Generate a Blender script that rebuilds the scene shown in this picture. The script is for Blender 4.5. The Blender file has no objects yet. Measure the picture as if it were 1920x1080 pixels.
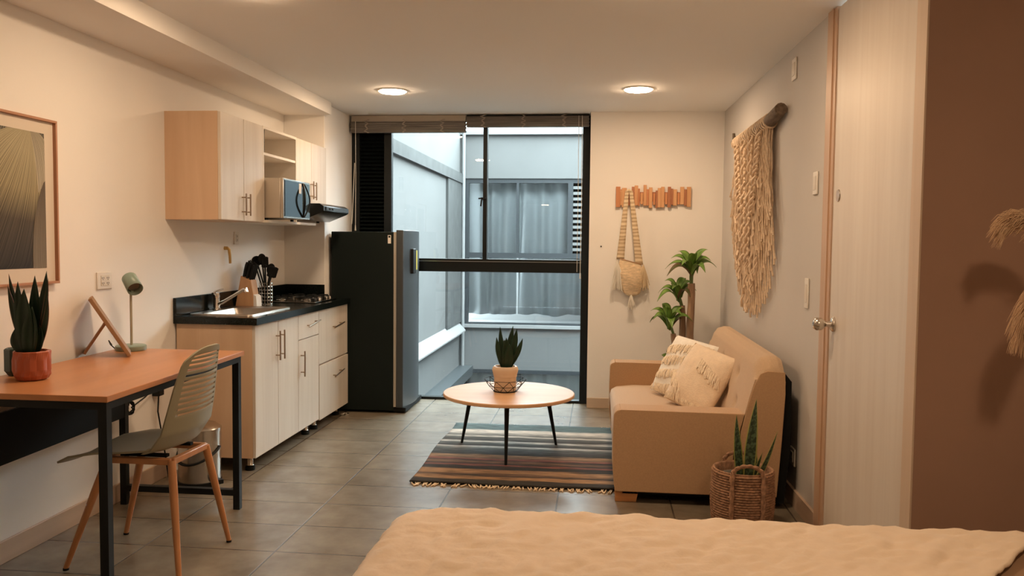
import bpy, bmesh, math, random
from mathutils import Vector, Matrix, noise
PI = math.pi
R = math.radians
random.seed(7)
C = bpy.context.scene.collection
S = bpy.context.scene

# ------------------------------------------------------------------ camera, world, exposure
F = 1550.0
yaw, pitch, roll = R(5.99689), R(3.08574), R(0.58283)
cy, sy = math.cos(yaw), math.sin(yaw)
fw = Vector((-sy*math.cos(pitch), cy*math.cos(pitch), -math.sin(pitch)))
rt = Vector((cy, sy, 0))
up = rt.cross(fw)
r2 = math.cos(roll)*rt + math.sin(roll)*up
u2 = -math.sin(roll)*rt + math.cos(roll)*up
cd = bpy.data.cameras.new('camera')
cam = bpy.data.objects.new('camera', cd)
C.objects.link(cam)
m3 = Matrix((r2, u2, -fw)).transposed()
cam.matrix_world = Matrix.Translation((0, 0, 1.35)) @ m3.to_4x4()
cd.sensor_width = 36
cd.lens = F*36/1920
cd.clip_start = 0.05
S.camera = cam
S.view_settings.view_transform = 'Standard'
S.view_settings.look = 'None'
S.view_settings.gamma = 1
S.view_settings.use_curve_mapping = False
S.view_settings.exposure = 0.0
w = bpy.data.worlds.new('world')
S.world = w
w.use_nodes = True
wb = w.node_tree.nodes['Background']
wb.inputs[0].default_value = (0.80, 0.955, 1.0, 1)
wb.inputs[1].default_value = 18.0
LAMP_STRENGTH = 178.0
LAMP_COLOR = (1.0, 0.70, 0.44)

# ------------------------------------------------------------------ materials
MATS = {}
def mat(name, col, rough=0.6, metal=0.0, var=0.0, scale=8.0, stretch=None, bump=0.0, bscale=60.0, spec=0.5, coat=0.0, transl=0.0, sheen=0.0):
    if name in MATS: return MATS[name]
    m = bpy.data.materials.new(name); m.use_nodes = True
    nt = m.node_tree; N = nt.nodes; L = nt.links
    b = N['Principled BSDF']
    b.inputs['Base Color'].default_value = (*col, 1)
    b.inputs['Roughness'].default_value = rough
    b.inputs['Metallic'].default_value = metal
    b.inputs['Specular IOR Level'].default_value = spec
    b.inputs['Coat Weight'].default_value = coat
    b.inputs['Sheen Weight'].default_value = sheen
    tc = N.new('ShaderNodeTexCoord')
    if var > 0:
        mp = N.new('ShaderNodeMapping'); mp.inputs['Scale'].default_value = stretch or (1, 1, 1)
        L.new(tc.outputs['Object'], mp.inputs['Vector'])
        n = N.new('ShaderNodeTexNoise'); n.inputs['Scale'].default_value = scale; n.inputs['Detail'].default_value = 6
        L.new(mp.outputs[0], n.inputs['Vector'])
        cr = N.new('ShaderNodeValToRGB')
        a, c = cr.color_ramp.elements
        a.position, c.position = 0.3, 0.7
        a.color = (*[max(0, x*(1-var)) for x in col], 1)
        c.color = (*[min(1, x*(1+var)) for x in col], 1)
        L.new(n.outputs['Fac'], cr.inputs['Fac']); L.new(cr.outputs[0], b.inputs['Base Color'])
    if bump > 0:
        n2 = N.new('ShaderNodeTexNoise'); n2.inputs['Scale'].default_value = bscale; n2.inputs['Detail'].default_value = 3
        L.new(tc.outputs['Object'], n2.inputs['Vector'])
        bp = N.new('ShaderNodeBump'); bp.inputs['Strength'].default_value = bump; bp.inputs['Distance'].default_value = 0.004
        L.new(n2.outputs['Fac'], bp.inputs['Height']); L.new(bp.outputs[0], b.inputs['Normal'])
    MATS[name] = m
    return m

def wood(name, c1, c2, rough=0.5, axis='Z', scale=5.0, dens=14.0):
    """grain running along the axis"""
    if name in MATS: return MATS[name]
    m = bpy.data.materials.new(name); m.use_nodes = True
    nt = m.node_tree; N = nt.nodes; L = nt.links; b = N['Principled BSDF']
    b.inputs['Roughness'].default_value = rough
    tc = N.new('ShaderNodeTexCoord'); mp = N.new('ShaderNodeMapping')
    s = [dens, dens, dens]; s['XYZ'.index(axis)] = dens*0.06
    mp.inputs['Scale'].default_value = s
    L.new(tc.outputs['Object'], mp.inputs['Vector'])
    n = N.new('ShaderNodeTexNoise'); n.inputs['Scale'].default_value = 1.0; n.inputs['Detail'].default_value = 8; n.inputs['Distortion'].default_value = 0.6
    L.new(mp.outputs[0], n.inputs['Vector'])
    cr = N.new('ShaderNodeValToRGB'); a, c = cr.color_ramp.elements
    a.position, c.position = 0.32, 0.68
    a.color = (*c1, 1); c.color = (*c2, 1)
    L.new(n.outputs['Fac'], cr.inputs['Fac']); L.new(cr.outputs[0], b.inputs['Base Color'])
    MATS[name] = m
    return m

def mat_emit(name, col, st):
    m = bpy.data.materials.new(name); m.use_nodes = True
    b = m.node_tree.nodes['Principled BSDF']
    b.inputs['Base Color'].default_value = (0.8, 0.8, 0.8, 1)
    b.inputs['Emission Color'].default_value = (*col, 1); b.inputs['Emission Strength'].default_value = st
    return m

def mat_glass(name, tint=(1, 1, 1), ior=1.5, rough=0.0):
    m = bpy.data.materials.new(name); m.use_nodes = True
    nt = m.node_tree; N = nt.nodes; L = nt.links
    N.remove(N['Principled BSDF']); out = N['Material Output']
    t = N.new('ShaderNodeBsdfTransparent'); t.inputs[0].default_value = (*tint, 1)
    g = N.new('ShaderNodeBsdfGlossy'); g.inputs['Roughness'].default_value = rough
    fr = N.new('ShaderNodeFresnel'); fr.inputs[0].default_value = ior
    mx = N.new('ShaderNodeMixShader')
    L.new(fr.outputs[0], mx.inputs[0]); L.new(t.outputs[0], mx.inputs[1]); L.new(g.outputs[0], mx.inputs[2])
    L.new(mx.outputs[0], out.inputs[0])
    return m

def mat_floor():
    m = bpy.data.materials.new('floor_tiles'); m.use_nodes = True
    nt = m.node_tree; N = nt.nodes; L = nt.links; b = N['Principled BSDF']
    g = N.new('ShaderNodeNewGeometry'); mp = N.new('ShaderNodeMapping')
    mp.inputs['Location'].default_value = (0.20+0.592*20, -4.075+0.335*40, 0)
    L.new(g.outputs['Position'], mp.inputs['Vector'])
    br = N.new('ShaderNodeTexBrick'); br.offset = 0.0; br.squash = 1.0
    br.inputs['Scale'].default_value = 1.0; br.inputs['Brick Width'].default_value = 0.592
    br.inputs['Row Height'].default_value = 0.335; br.inputs['Mortar Size'].default_value = 0.0045
    br.inputs['Mortar Smooth'].default_value = 0.2
    br.inputs['Color1'].default_value = (0.215, 0.180, 0.135, 1); br.inputs['Color2'].default_value = (0.25, 0.212, 0.162, 1)
    br.inputs['Mortar'].default_value = (0.085, 0.07, 0.055, 1)
    L.new(mp.outputs[0], br.inputs['Vector'])
    n = N.new('ShaderNodeTexNoise'); n.inputs['Scale'].default_value = 5.5; n.inputs['Detail'].default_value = 5; n.inputs['Roughness'].default_value = 0.6; n.inputs['Distortion'].default_value = 0.0
    L.new(g.outputs['Position'], n.inputs['Vector'])
    cr = N.new('ShaderNodeValToRGB'); a, c = cr.color_ramp.elements
    a.position, c.position = 0.3, 0.72; a.color = (0.72, 0.70, 0.68, 1); c.color = (1.14, 1.12, 1.09, 1)
    L.new(n.outputs['Fac'], cr.inputs['Fac'])
    mx = N.new('ShaderNodeMix'); mx.data_type = 'RGBA'; mx.blend_type = 'MULTIPLY'; mx.inputs[0].default_value = 1
    L.new(br.outputs['Color'], mx.inputs[6]); L.new(cr.outputs[0], mx.inputs[7])
    L.new(mx.outputs[2], b.inputs['Base Color'])
    b.inputs['Roughness'].default_value = 0.34
    mr = N.new('ShaderNodeMapRange'); mr.inputs[3].default_value = 0.24; mr.inputs[4].default_value = 0.32; b.inputs['IOR'].default_value = 1.7
    b.inputs['Roughness'].default_value = 0.27; N.remove(mr)
    bp = N.new('ShaderNodeBump'); bp.inputs['Strength'].default_value = 0.5; bp.inputs['Distance'].default_value = 0.002; bp.invert = True
    L.new(br.outputs['Fac'], bp.inputs['Height']); L.new(bp.outputs[0], b.inputs['Normal'])
    return m

def mat_rug():
    """stripes across the rug, run along X, vary along Y"""
    m = bpy.data.materials.new('striped_wool'); m.use_nodes = True
    nt = m.node_tree; N = nt.nodes; L = nt.links; b = N['Principled BSDF']
    b.inputs['Roughness'].default_value = 0.95
    tc = N.new('ShaderNodeTexCoord'); sp = N.new('ShaderNodeSeparateXYZ')
    n = N.new('ShaderNodeTexNoise'); n.inputs['Scale'].default_value = 1.0; n.inputs['Detail'].default_value = 5; n.inputs['Roughness'].default_value = 0.6
    mpn = N.new('ShaderNodeMapping'); mpn.inputs['Scale'].default_value = (2.2, 26, 1); L.new(tc.outputs['Object'], mpn.inputs['Vector'])
    L.new(mpn.outputs[0], n.inputs['Vector']); L.new(tc.outputs['Object'], sp.inputs[0])
    ma = N.new('ShaderNodeMath'); ma.operation = 'MULTIPLY_ADD'; ma.inputs[1].default_value = 0.11; ma.inputs[2].default_value = 0.0
    L.new(n.outputs['Fac'], ma.inputs[0])
    ad = N.new('ShaderNodeMath'); ad.operation = 'ADD'; L.new(sp.outputs['Y'], ad.inputs[0]); L.new(ma.outputs[0], ad.inputs[1])
    mr = N.new('ShaderNodeMapRange'); mr.inputs[1].default_value = -0.755+0.055; mr.inputs[2].default_value = 0.755+0.055
    L.new(ad.outputs[0], mr.inputs[0])
    cr = N.new('ShaderNodeValToRGB'); cr.color_ramp.interpolation = 'LINEAR'
    dk = (0.035, 0.033, 0.03); tan = (0.36, 0.22, 0.12); tan2 = (0.20, 0.12, 0.075); pk = (0.30, 0.11, 0.08); wh = (0.60, 0.57, 0.52); gy = (0.10, 0.105, 0.10); tl = (0.09, 0.14, 0.15)
    st = [(0.0, dk), (0.045, dk), (0.06, tan), (0.085, tan), (0.10, dk), (0.125, tan2), (0.14, tan), (0.175, tan), (0.19, dk), (0.235, dk), (0.25, pk), (0.265, dk), (0.30, tan2), (0.32, dk), (0.345, pk),
          (0.36, tan2), (0.40, tan), (0.42, dk), (0.52, gy), (0.55, wh), (0.565, dk), (0.61, gy), (0.64, wh), (0.66, dk), (0.72, gy), (0.74, wh), (0.76, gy), (0.83, wh), (0.86, wh), (0.88, tl), (1.0, tl)]
    st = st[:31]
    e = cr.color_ramp.elements
    e[0].position = st[0][0]; e[0].color = (*st[0][1], 1)
    e[1].position = 1.0; e[1].color = (*st[-1][1], 1)
    for p, c in st[1:-1]:
        x = e.new(p); x.color = (*c, 1)
    L.new(mr.outputs[0], cr.inputs['Fac'])
    n2 = N.new('ShaderNodeTexNoise'); n2.inputs['Scale'].default_value = 1.0; n2.inputs['Detail'].default_value = 6; mq = N.new('ShaderNodeMapping'); mq.inputs['Scale'].default_value = (9, 75, 1); L.new(tc.outputs['Object'], mq.inputs['Vector']); L.new(mq.outputs[0], n2.inputs['Vector'])
    c2 = N.new('ShaderNodeValToRGB'); c2.color_ramp.elements[0].color = (0.45, 0.45, 0.45, 1); c2.color_ramp.elements[1].color = (1.6, 1.55, 1.5, 1); c2.color_ramp.elements[0].position = 0.3; c2.color_ramp.elements[1].position = 0.7
    L.new(n2.outputs['Fac'], c2.inputs['Fac'])
    mx = N.new('ShaderNodeMix'); mx.data_type = 'RGBA'; mx.blend_type = 'MULTIPLY'; mx.inputs[0].default_value = 1
    L.new(cr.outputs[0], mx.inputs[6]); L.new(c2.outputs[0], mx.inputs[7]); L.new(mx.outputs[2], b.inputs['Base Color'])
    w2 = N.new('ShaderNodeTexWave'); w2.inputs['Scale'].default_value = 40; w2.bands_direction = 'Y'; L.new(tc.outputs['Object'], w2.inputs['Vector'])
    bp = N.new('ShaderNodeBump'); bp.inputs['Distance'].default_value = 0.004; bp.inputs['Strength'].default_value = 0.6
    L.new(w2.outputs['Fac'], bp.inputs['Height']); L.new(bp.outputs[0], b.inputs['Normal'])
    return m

def mat_leaf(name, dark, mid, edge, edge_w=0.0, bands=0.0):
    m = bpy.data.materials.new(name); m.use_nodes = True
    nt = m.node_tree; N = nt.nodes; L = nt.links; b = N['Principled BSDF']
    b.inputs['Roughness'].default_value = 0.4
    uv = N.new('ShaderNodeTexCoord'); sp = N.new('ShaderNodeSeparateXYZ'); L.new(uv.outputs['UV'], sp.inputs[0])
    mp = N.new('ShaderNodeMapping'); mp.inputs['Scale'].default_value = (2.0, 16.0 if bands else 1.5, 1)
    L.new(uv.outputs['UV'], mp.inputs['Vector'])
    n = N.new('ShaderNodeTexNoise'); n.inputs['Scale'].default_value = 1.5; n.inputs['Detail'].default_value = 4; n.inputs['Distortion'].default_value = 0.7
    L.new(mp.outputs[0], n.inputs['Vector'])
    cr = N.new('ShaderNodeValToRGB'); a, c = cr.color_ramp.elements
    a.position, c.position = (0.42, 0.58) if bands else (0.3, 0.7); a.color = (*dark, 1); c.color = (*mid, 1)
    L.new(n.outputs['Fac'], cr.inputs['Fac'])
    sb = N.new('ShaderNodeMath'); sb.operation = 'SUBTRACT'; sb.inputs[1].default_value = 0.5; L.new(sp.outputs['X'], sb.inputs[0])
    ab = N.new('ShaderNodeMath'); ab.operation = 'ABSOLUTE'; L.new(sb.outputs[0], ab.inputs[0])
    gt = N.new('ShaderNodeMath'); gt.operation = 'GREATER_THAN'; gt.inputs[1].default_value = 0.5-edge_w; L.new(ab.outputs[0], gt.inputs[0])
    mx = N.new('ShaderNodeMix'); mx.data_type = 'RGBA'; L.new(gt.outputs[0], mx.inputs[0]); L.new(cr.outputs[0], mx.inputs[6]); mx.inputs[7].default_value = (*edge, 1)
    L.new(mx.outputs[2], b.inputs['Base Color'])
    return m

def mat_stripes(name, c1, c2, scale, rot, dist=1.5, rough=0.6):
    m = bpy.data.materials.new(name); m.use_nodes = True
    nt = m.node_tree; N = nt.nodes; L = nt.links; b = N['Principled BSDF']
    b.inputs['Roughness'].default_value = rough
    tc = N.new('ShaderNodeTexCoord'); mp = N.new('ShaderNodeMapping'); mp.inputs['Rotation'].default_value = (rot, 0, 0)
    L.new(tc.outputs['Object'], mp.inputs['Vector'])
    wv = N.new('ShaderNodeTexWave'); wv.bands_direction = 'Y'; wv.inputs['Scale'].default_value = scale; wv.inputs['Distortion'].default_value = dist
    wv.inputs['Detail'].default_value = 3; wv.inputs['Detail Scale'].default_value = 0.4
    L.new(mp.outputs[0], wv.inputs['Vector'])
    n = N.new('ShaderNodeTexNoise'); n.inputs['Scale'].default_value = 6; L.new(tc.outputs['Object'], n.inputs['Vector'])
    ma = N.new('ShaderNodeMath'); ma.operation = 'MULTIPLY'; L.new(wv.outputs['Fac'], ma.inputs[0]); L.new(n.outputs['Fac'], ma.inputs[1])
    cr = N.new('ShaderNodeValToRGB'); cr.color_ramp.elements[0].color = (*c1, 1); cr.color_ramp.elements[1].color = (*c2, 1); cr.color_ramp.elements[1].position = 0.6
    L.new(ma.outputs[0], cr.inputs['Fac']); L.new(cr.outputs[0], b.inputs['Base Color'])
    return m

WALL = mat('white_paint', (0.88, 0.85, 0.81), 0.85, var=0.015, scale=2, bump=0.08, bscale=90)
CEIL = mat('ceiling_paint', (0.90, 0.885, 0.86), 0.9, bump=0.05, bscale=70)
WGREY = mat('warm_grey_paint', (0.60, 0.565, 0.53), 0.85, var=0.02, scale=2, bump=0.08, bscale=90)
WBROWN = mat('brown_wall_tone', (0.37, 0.225, 0.16), 0.8, var=0.04, scale=3, bump=0.1, bscale=60)  # one brown tone over the whole partition
BASEB = wood('baseboard_wood', (0.50, 0.36, 0.26), (0.60, 0.45, 0.34), 0.5, 'Y')
BASEX = wood('baseboard_wood_x', (0.55, 0.42, 0.31), (0.64, 0.50, 0.38), 0.5, 'X')
DOORW = wood('pale_door_wood', (0.66, 0.58, 0.50), (0.72, 0.65, 0.57), 0.45, 'Z', dens=16)
CABF = wood('cabinet_front_wood', (0.66, 0.58, 0.49), (0.74, 0.67, 0.58), 0.45, 'Z', dens=13)
CABS = wood('cabinet_side_wood', (0.63, 0.43, 0.28), (0.70, 0.50, 0.34), 0.45, 'Z', dens=14)
TRIMW = wood('door_trim_wood', (0.52, 0.34, 0.22), (0.60, 0.41, 0.28), 0.45, 'Z')
DESKW = wood('orange_desk_wood', (0.50, 0.20, 0.072), (0.62, 0.275, 0.11), 0.32, 'Y', dens=7)
TABW = wood('table_wood', (0.66, 0.38, 0.20), (0.76, 0.47, 0.27), 0.35, 'X', dens=9)
LEGW = mat('beech_leg', (0.56, 0.25, 0.10), 0.4, var=0.12, scale=20, stretch=(1, 1, 0.1))
FRW = wood('frame_wood', (0.27, 0.14, 0.065), (0.36, 0.20, 0.10), 0.5, 'Z')
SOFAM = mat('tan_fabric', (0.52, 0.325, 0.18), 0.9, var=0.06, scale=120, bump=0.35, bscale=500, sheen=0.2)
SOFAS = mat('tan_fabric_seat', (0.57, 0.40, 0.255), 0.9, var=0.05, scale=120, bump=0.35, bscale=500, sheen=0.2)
BLK = mat('black_metal', (0.008, 0.010, 0.011), 0.5, 0.0, spec=0.25)
BLKM = mat('black_matte', (0.007, 0.008, 0.008), 0.8, spec=0.2)
ALU = mat('black_window_frame', (0.006, 0.009, 0.010), 0.4, 0.0, spec=0.3)
GRAN = mat('black_granite', (0.005, 0.008, 0.008), 0.16, var=0.5, scale=180, spec=0.3)
STEEL = mat('brushed_steel', (0.62, 0.58, 0.53), 0.25, 1.0)
NICK = mat('bronze_nickel', (0.42, 0.33, 0.25), 0.3, 1.0)
CHROME = mat('chrome', (0.8, 0.78, 0.75), 0.12, 1.0)
WPL = mat('white_plastic', (0.82, 0.78, 0.72), 0.35)
CRM = mat('cream_laminate', (0.80, 0.74, 0.66), 0.5)
SAGE = mat('sage_metal', (0.25, 0.33, 0.27), 0.35)
CHAIRP = mat('sage_beige_plastic', (0.33, 0.30, 0.205), 0.5)
SOIL = mat('soil', (0.05, 0.032, 0.02), 0.95, bump=0.8, bscale=80)
TERR = mat('terracotta', (0.42, 0.10, 0.042), 0.45)
CERA = mat('cream_ceramic', (0.72, 0.55, 0.40), 0.45)
DKGR = mat('dark_green_ceramic', (0.025, 0.05, 0.04), 0.35)
QUILT = mat('beige_quilt', (0.84, 0.67, 0.50), 0.9, var=0.03, scale=20, bump=0.5, bscale=35, sheen=0.2)
FLOOR = mat_floor()
GLASS = mat_glass('window_glass', (0.96, 0.98, 0.98))
CLEAR = mat_glass('clear_glass', (0.95, 0.97, 0.96))
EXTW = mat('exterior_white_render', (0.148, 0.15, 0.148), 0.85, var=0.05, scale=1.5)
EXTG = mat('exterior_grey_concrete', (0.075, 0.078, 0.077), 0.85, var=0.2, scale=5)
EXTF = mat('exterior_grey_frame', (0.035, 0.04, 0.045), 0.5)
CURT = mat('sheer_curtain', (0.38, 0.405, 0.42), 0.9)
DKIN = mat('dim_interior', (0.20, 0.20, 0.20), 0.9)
ROPE = mat('cotton_rope', (0.76, 0.60, 0.44), 0.95, var=0.15, scale=60, bump=0.5, bscale=300)
JUTE = mat('jute_weave', (0.36, 0.20, 0.12), 0.9, var=0.4, scale=50, bump=0.8, bscale=250)
DRIFT = mat('driftwood', (0.16, 0.115, 0.08), 0.85, var=0.4, scale=18, stretch=(3, 0.4, 3), bump=0.8, bscale=60)
BAMB = mat('blind_slats', (0.17, 0.15, 0.13), 0.7, var=0.35, scale=30, stretch=(0.1, 3, 3))
HEADR = mat('blind_headrail', (0.42, 0.36, 0.29), 0.6)
CORDM = mat('blind_cord', (0.62, 0.60, 0.55), 0.8)

# ------------------------------------------------------------------ mesh helpers
def nb(): return bmesh.new()
def box(bm, x0, x1, y0, y1, z0, z1):
    vs = [bm.verts.new((x, y, z)) for z in (z0, z1) for y in (y0, y1) for x in (x0, x1)]
    fs = []
    for f in ((0, 2, 3, 1), (4, 5, 7, 6), (0, 1, 5, 4), (2, 6, 7, 3), (0, 4, 6, 2), (1, 3, 7, 5)):
        fs.append(bm.faces.new([vs[i] for i in f]))
    return vs
def bx(*a):
    bm = nb(); box(bm, *a); return bm
def frame_of(d):
    d = d.normalized()
    a = Vector((0, 0, 1)) if abs(d.z) < 0.95 else Vector((1, 0, 0))
    u = d.cross(a).normalized(); v = d.cross(u).normalized()
    return u, v
def tube(bm, pts, rad, seg=10, cap=True, sx=1.0, sy_=1.0):
    pts = [Vector(p) for p in pts]
    if not hasattr(rad, '__len__'): rad = [rad]*len(pts)
    rings = []; u = None
    for i, p in enumerate(pts):
        d = (pts[min(i+1, len(pts)-1)] - pts[max(i-1, 0)])
        if d.length < 1e-9: d = Vector((0, 0, 1))
        d.normalize()
        if u is None: u, v = frame_of(d)
        else:
            u = (u - d*u.dot(d))
            if u.length < 1e-6: u, v = frame_of(d)
            u.normalize()
        v = d.cross(u)
        rings.append([bm.verts.new(p + rad[i]*(math.cos(2*PI*k/seg)*u*sx + math.sin(2*PI*k/seg)*v*sy_)) for k in range(seg)])
    for a, b in zip(rings, rings[1:]):
        for k in range(seg):
            bm.faces.new((a[k], a[(k+1) % seg], b[(k+1) % seg], b[k]))
    if cap:
        bm.faces.new(list(reversed(rings[0]))); bm.faces.new(rings[-1])
    return rings
def bar(bm, a, b, w, h=None):
    """rectangular bar from a to b"""
    h = h or w; a = Vector(a); b = Vector(b); d = (b-a).normalized()
    u, v = frame_of(d)
    r = []
    for p in (a, b):
        r.append([bm.verts.new(p + sx*u*w/2 + sy_*v*h/2) for sx, sy_ in ((-1, -1), (1, -1), (1, 1), (-1, 1))])
    for k in range(4): bm.faces.new((r[0][k], r[0][(k+1) % 4], r[1][(k+1) % 4], r[1][k]))
    bm.faces.new(list(reversed(r[0]))); bm.faces.new(r[1])
def lathe(bm, prof, cx=0, cy_=0, seg=32, cap0=True, cap1=True, fn=None):
    rings = []
    for r, z in prof:
        ring = []
        for k in range(seg):
            a = 2*PI*k/seg
            rr = fn(r, z, a) if fn else r
            ring.append(bm.verts.new((cx+rr*math.cos(a), cy_+rr*math.sin(a), z)))
        rings.append(ring)
    for a, b in zip(rings, rings[1:]):
        for k in range(seg): bm.faces.new((a[k], a[(k+1) % seg], b[(k+1) % seg], b[k]))
    if cap0: bm.faces.new(list(reversed(rings[0])))
    if cap1: bm.faces.new(rings[-1])
def prism(bm, poly, axis, a, b):
    """poly: 2-D points; axis 'X','Y','Z' extrusion from a to b"""
    def P(p, t):
        return {'X': (t, p[0], p[1]), 'Y': (p[0], t, p[1]), 'Z': (p[0], p[1], t)}[axis]
    va = [bm.verts.new(P(p, a)) for p in poly]; vb = [bm.verts.new(P(p, b)) for p in poly]
    n = len(poly)
    for k in range(n): bm.faces.new((va[k], va[(k+1) % n], vb[(k+1) % n], vb[k]))
    bm.faces.new(list(reversed(va))); bm.faces.new(vb)
    bmesh.ops.recalc_face_normals(bm, faces=bm.faces)
def grid(bm, fn, nu, nv, closed_u=False, skip=None, uv=False):
    lay = bm.loops.layers.uv.verify() if uv else None
    V = [[bm.verts.new(fn(i/nu, j/nv)) for i in range(nu if closed_u else nu+1)] for j in range(nv+1)]
    for j in range(nv):
        for i in range(nu):
            if skip and skip(i, j): continue
            i2 = (i+1) % nu if closed_u else i+1
            f = bm.faces.new((V[j][i], V[j][i2], V[j+1][i2], V[j+1][i]))
            if uv:
                for l, (a, b) in zip(f.loops, ((i, j), (i+1, j), (i+1, j+1), (i, j+1))): l[lay].uv = (a/nu, b/nv)
    return V

def root_of(o):
    while o.parent: o = o.parent
    return o
def obj(name, bm, m, parent=None, bevel=0, smooth=True, ang=40, sub=0, solid=0, world=True, seg=2, offset=-1):
    bmesh.ops.recalc_face_normals(bm, faces=bm.faces)
    if parent is not None and world:
        r = root_of(parent)
        M = Matrix.Translation(r.location) @ r.rotation_euler.to_matrix().to_4x4()
        bm.transform(M.inverted())
    loc = None
    if parent is None and world and len(bm.verts):
        xs = [v.co for v in bm.verts]
        mn = Vector([min(c[i] for c in xs) for i in range(3)]); mx = Vector([max(c[i] for c in xs) for i in range(3)])
        loc = Vector(((mn.x+mx.x)/2, (mn.y+mx.y)/2, mn.z))
        bm.transform(Matrix.Translation(-loc))
    me = bpy.data.meshes.new(name)
    if smooth:
        for f in bm.faces: f.smooth = True
    bm.to_mesh(me); bm.free()
    if smooth: me.set_sharp_from_angle(angle=R(ang))
    ms = m if isinstance(m, (list, tuple)) else [m]
    for x in ms: me.materials.append(x)
    o = bpy.data.objects.new(name, me); C.objects.link(o)
    if loc is not None: o.location = loc
    if parent is not None: o.parent = parent
    if solid:
        s = o.modifiers.new('solid', 'SOLIDIFY'); s.thickness = solid; s.offset = offset
    if bevel:
        b = o.modifiers.new('bevel', 'BEVEL'); b.width = bevel; b.segments = seg; b.limit_method = 'ANGLE'; b.angle_limit = R(35)
    if sub:
        s = o.modifiers.new('sub', 'SUBSURF'); s.levels = sub; s.render_levels = sub
    return o
def thing(name, label, cat, loc=(0, 0, 0), rotz=0, group=None):
    o = bpy.data.objects.new(name, None); C.objects.link(o); o.empty_display_size = 0.1
    o.location = loc; o.rotation_euler = (0, 0, rotz)
    o['label'] = label; o['category'] = cat
    if group: o['group'] = group
    return o
def tag(o, label, cat, group=None):
    o['label'] = label; o['category'] = cat
    if group: o['group'] = group
    return o
def struct(name, bm, m, label=None, parent=None, **k):
    o = obj(name, bm, m, parent, **k)
    if parent is None:
        o['kind'] = 'structure'
        if label: o['label'] = label; 
        o['category'] = name.split('_')[0]
    return o
def sthing(name, label, loc):
    o = thing(name, label, name.split('_')[0], loc); o['kind'] = 'structure'; return o

# ------------------------------------------------------------------ room shell
CZ = 2.42
XL = -2.45
def XR(y): return 0.98 + 0.0214*(6.8-y)      # the right wall is a touch out of square
struct('floor', bx(-2.6, 2.6, -1.6, 7.05, -0.12, 0), FLOOR, 'brown grey ceramic tile floor of the studio', smooth=False)
struct('ceiling', bx(-2.6, 2.6, -1.6, 7.12, CZ, CZ+0.15), CEIL, 'flat off-white ceiling with recessed lights', smooth=False)
struct('wall_left', bx(-2.6, XL, -1.6, 7.12, 0, CZ), WALL, 'long cream wall behind the desk and the kitchen', smooth=False)
struct('trim_1', bx(XL, -2.07, -1.6, 6.25, 2.325, CZ), WALL, 'shallow boxed beam along the top of the left wall', smooth=False)
struct('wall_column', bx(XL, -2.125, 6.25, 7.12, 0, CZ), WALL, 'projecting wall column between kitchen and window', smooth=False, bevel=0.004)
struct('wall_back', bx(-0.085, 1.3, 6.8, 7.12, 0, CZ), WALL, 'cream back wall right of the window', smooth=False)
bm = nb()
prism(bm, [(XR(6.9), 6.9), (XR(3.905), 3.905), (XR(3.905)+0.15, 3.905), (XR(6.9)+0.15, 6.9)], 'Z', 0, CZ)
struct('wall_right', bm, WGREY, 'warm grey side wall behind the sofa', smooth=False)
struct('wall_partition', bx(1.066, 2.6, 2.885, 3.0, 0, CZ), WBROWN, 'brown wall behind the bed', smooth=False)
struct('wall_bedside', bx(2.45, 2.6, -1.6, 2.885, 0, CZ), WALL, None, smooth=False)
struct('wall_rear', bx(-2.6, 2.6, -1.6, -1.5, 0, CZ), WALL, None, smooth=False)
# baseboards
struct('baseboard_left', bx(XL, XL+0.012, -1.5, 4.5, 0, 0.095), BASEB, 'wooden skirting along the left wall', bevel=0.003)
struct('baseboard_back', bx(-0.085, 0.975, 6.788, 6.8, 0, 0.085), BASEX, 'wooden skirting right of the window', bevel=0.003)
bm = nb(); prism(bm, [(XR(6.78), 6.78), (XR(3.98), 3.98), (XR(3.98)-0.014, 3.98), (XR(6.78)-0.014, 6.78)], 'Z', 0, 0.09)
struct('baseboard_right', bm, BASEB, 'wooden skirting along the grey wall')

# ------------------------------------------------------------------ door on the right
d = sthing('door_1', 'full-height pale wood door with a round knob', (1.05, 3.3, 0))
for (ya, yb, xo, m, nm) in ((3.905, 3.985, -0.012, TRIMW, 'door_frame'), (3.868, 3.905, -0.006, TRIMW, 'door_stop')):
    bm = nb(); prism(bm, [(XR(ya)+xo, ya), (XR(yb)+xo, yb), (XR(yb)+0.001, yb), (XR(ya)+0.14, ya)], 'Z', 0, CZ-0.002)
    obj(nm, bm, m, d)
bm = nb(); prism(bm, [(XR(2.975), 2.975), (XR(3.863), 3.863), (XR(3.863)+0.04, 3.863), (XR(2.975)+0.04, 2.975)], 'Z', 0.008, CZ-0.01)
leaf = obj('door_leaf', bm, DOORW, d)
bm = nb(); prism(bm, [(XR(2.885)-0.004, 2.885), (XR(2.97)-0.004, 2.97), (XR(2.97)-0.001+0.06, 2.97), (1.0655, 2.885)], 'Z', 0, CZ-0.002)
obj('door_jamb', bm, wood('jamb_wood', (0.60, 0.46, 0.34), (0.66, 0.52, 0.40), 0.5, 'Z'), d)
bm = nb()
kx = XR(3.8); ky, kz = 3.80, 1.005
tube(bm, [(kx, ky, kz), (kx-0.006, ky, kz), (kx-0.012, ky, kz), (kx-0.015, ky, kz), (kx-0.035, ky, kz), (kx-0.042, ky, kz), (kx-0.055, ky, kz), (kx-0.075, ky, kz), (kx-0.088, ky, kz), (kx-0.092, ky, kz)],
     [0.034, 0.034, 0.028, 0.014, 0.012, 0.018, 0.028, 0.029, 0.02, 0.006], 24)
k_ = obj('knob', bm, STEEL, leaf); k_['label'] = 'round brushed metal door knob'
bm = nb(); tube(bm, [(kx, 3.79, 1.575), (kx-0.004, 3.79, 1.575)], [0.028, 0.026], 20)
obj('deadbolt_cover', bm, STEEL, leaf)

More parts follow.
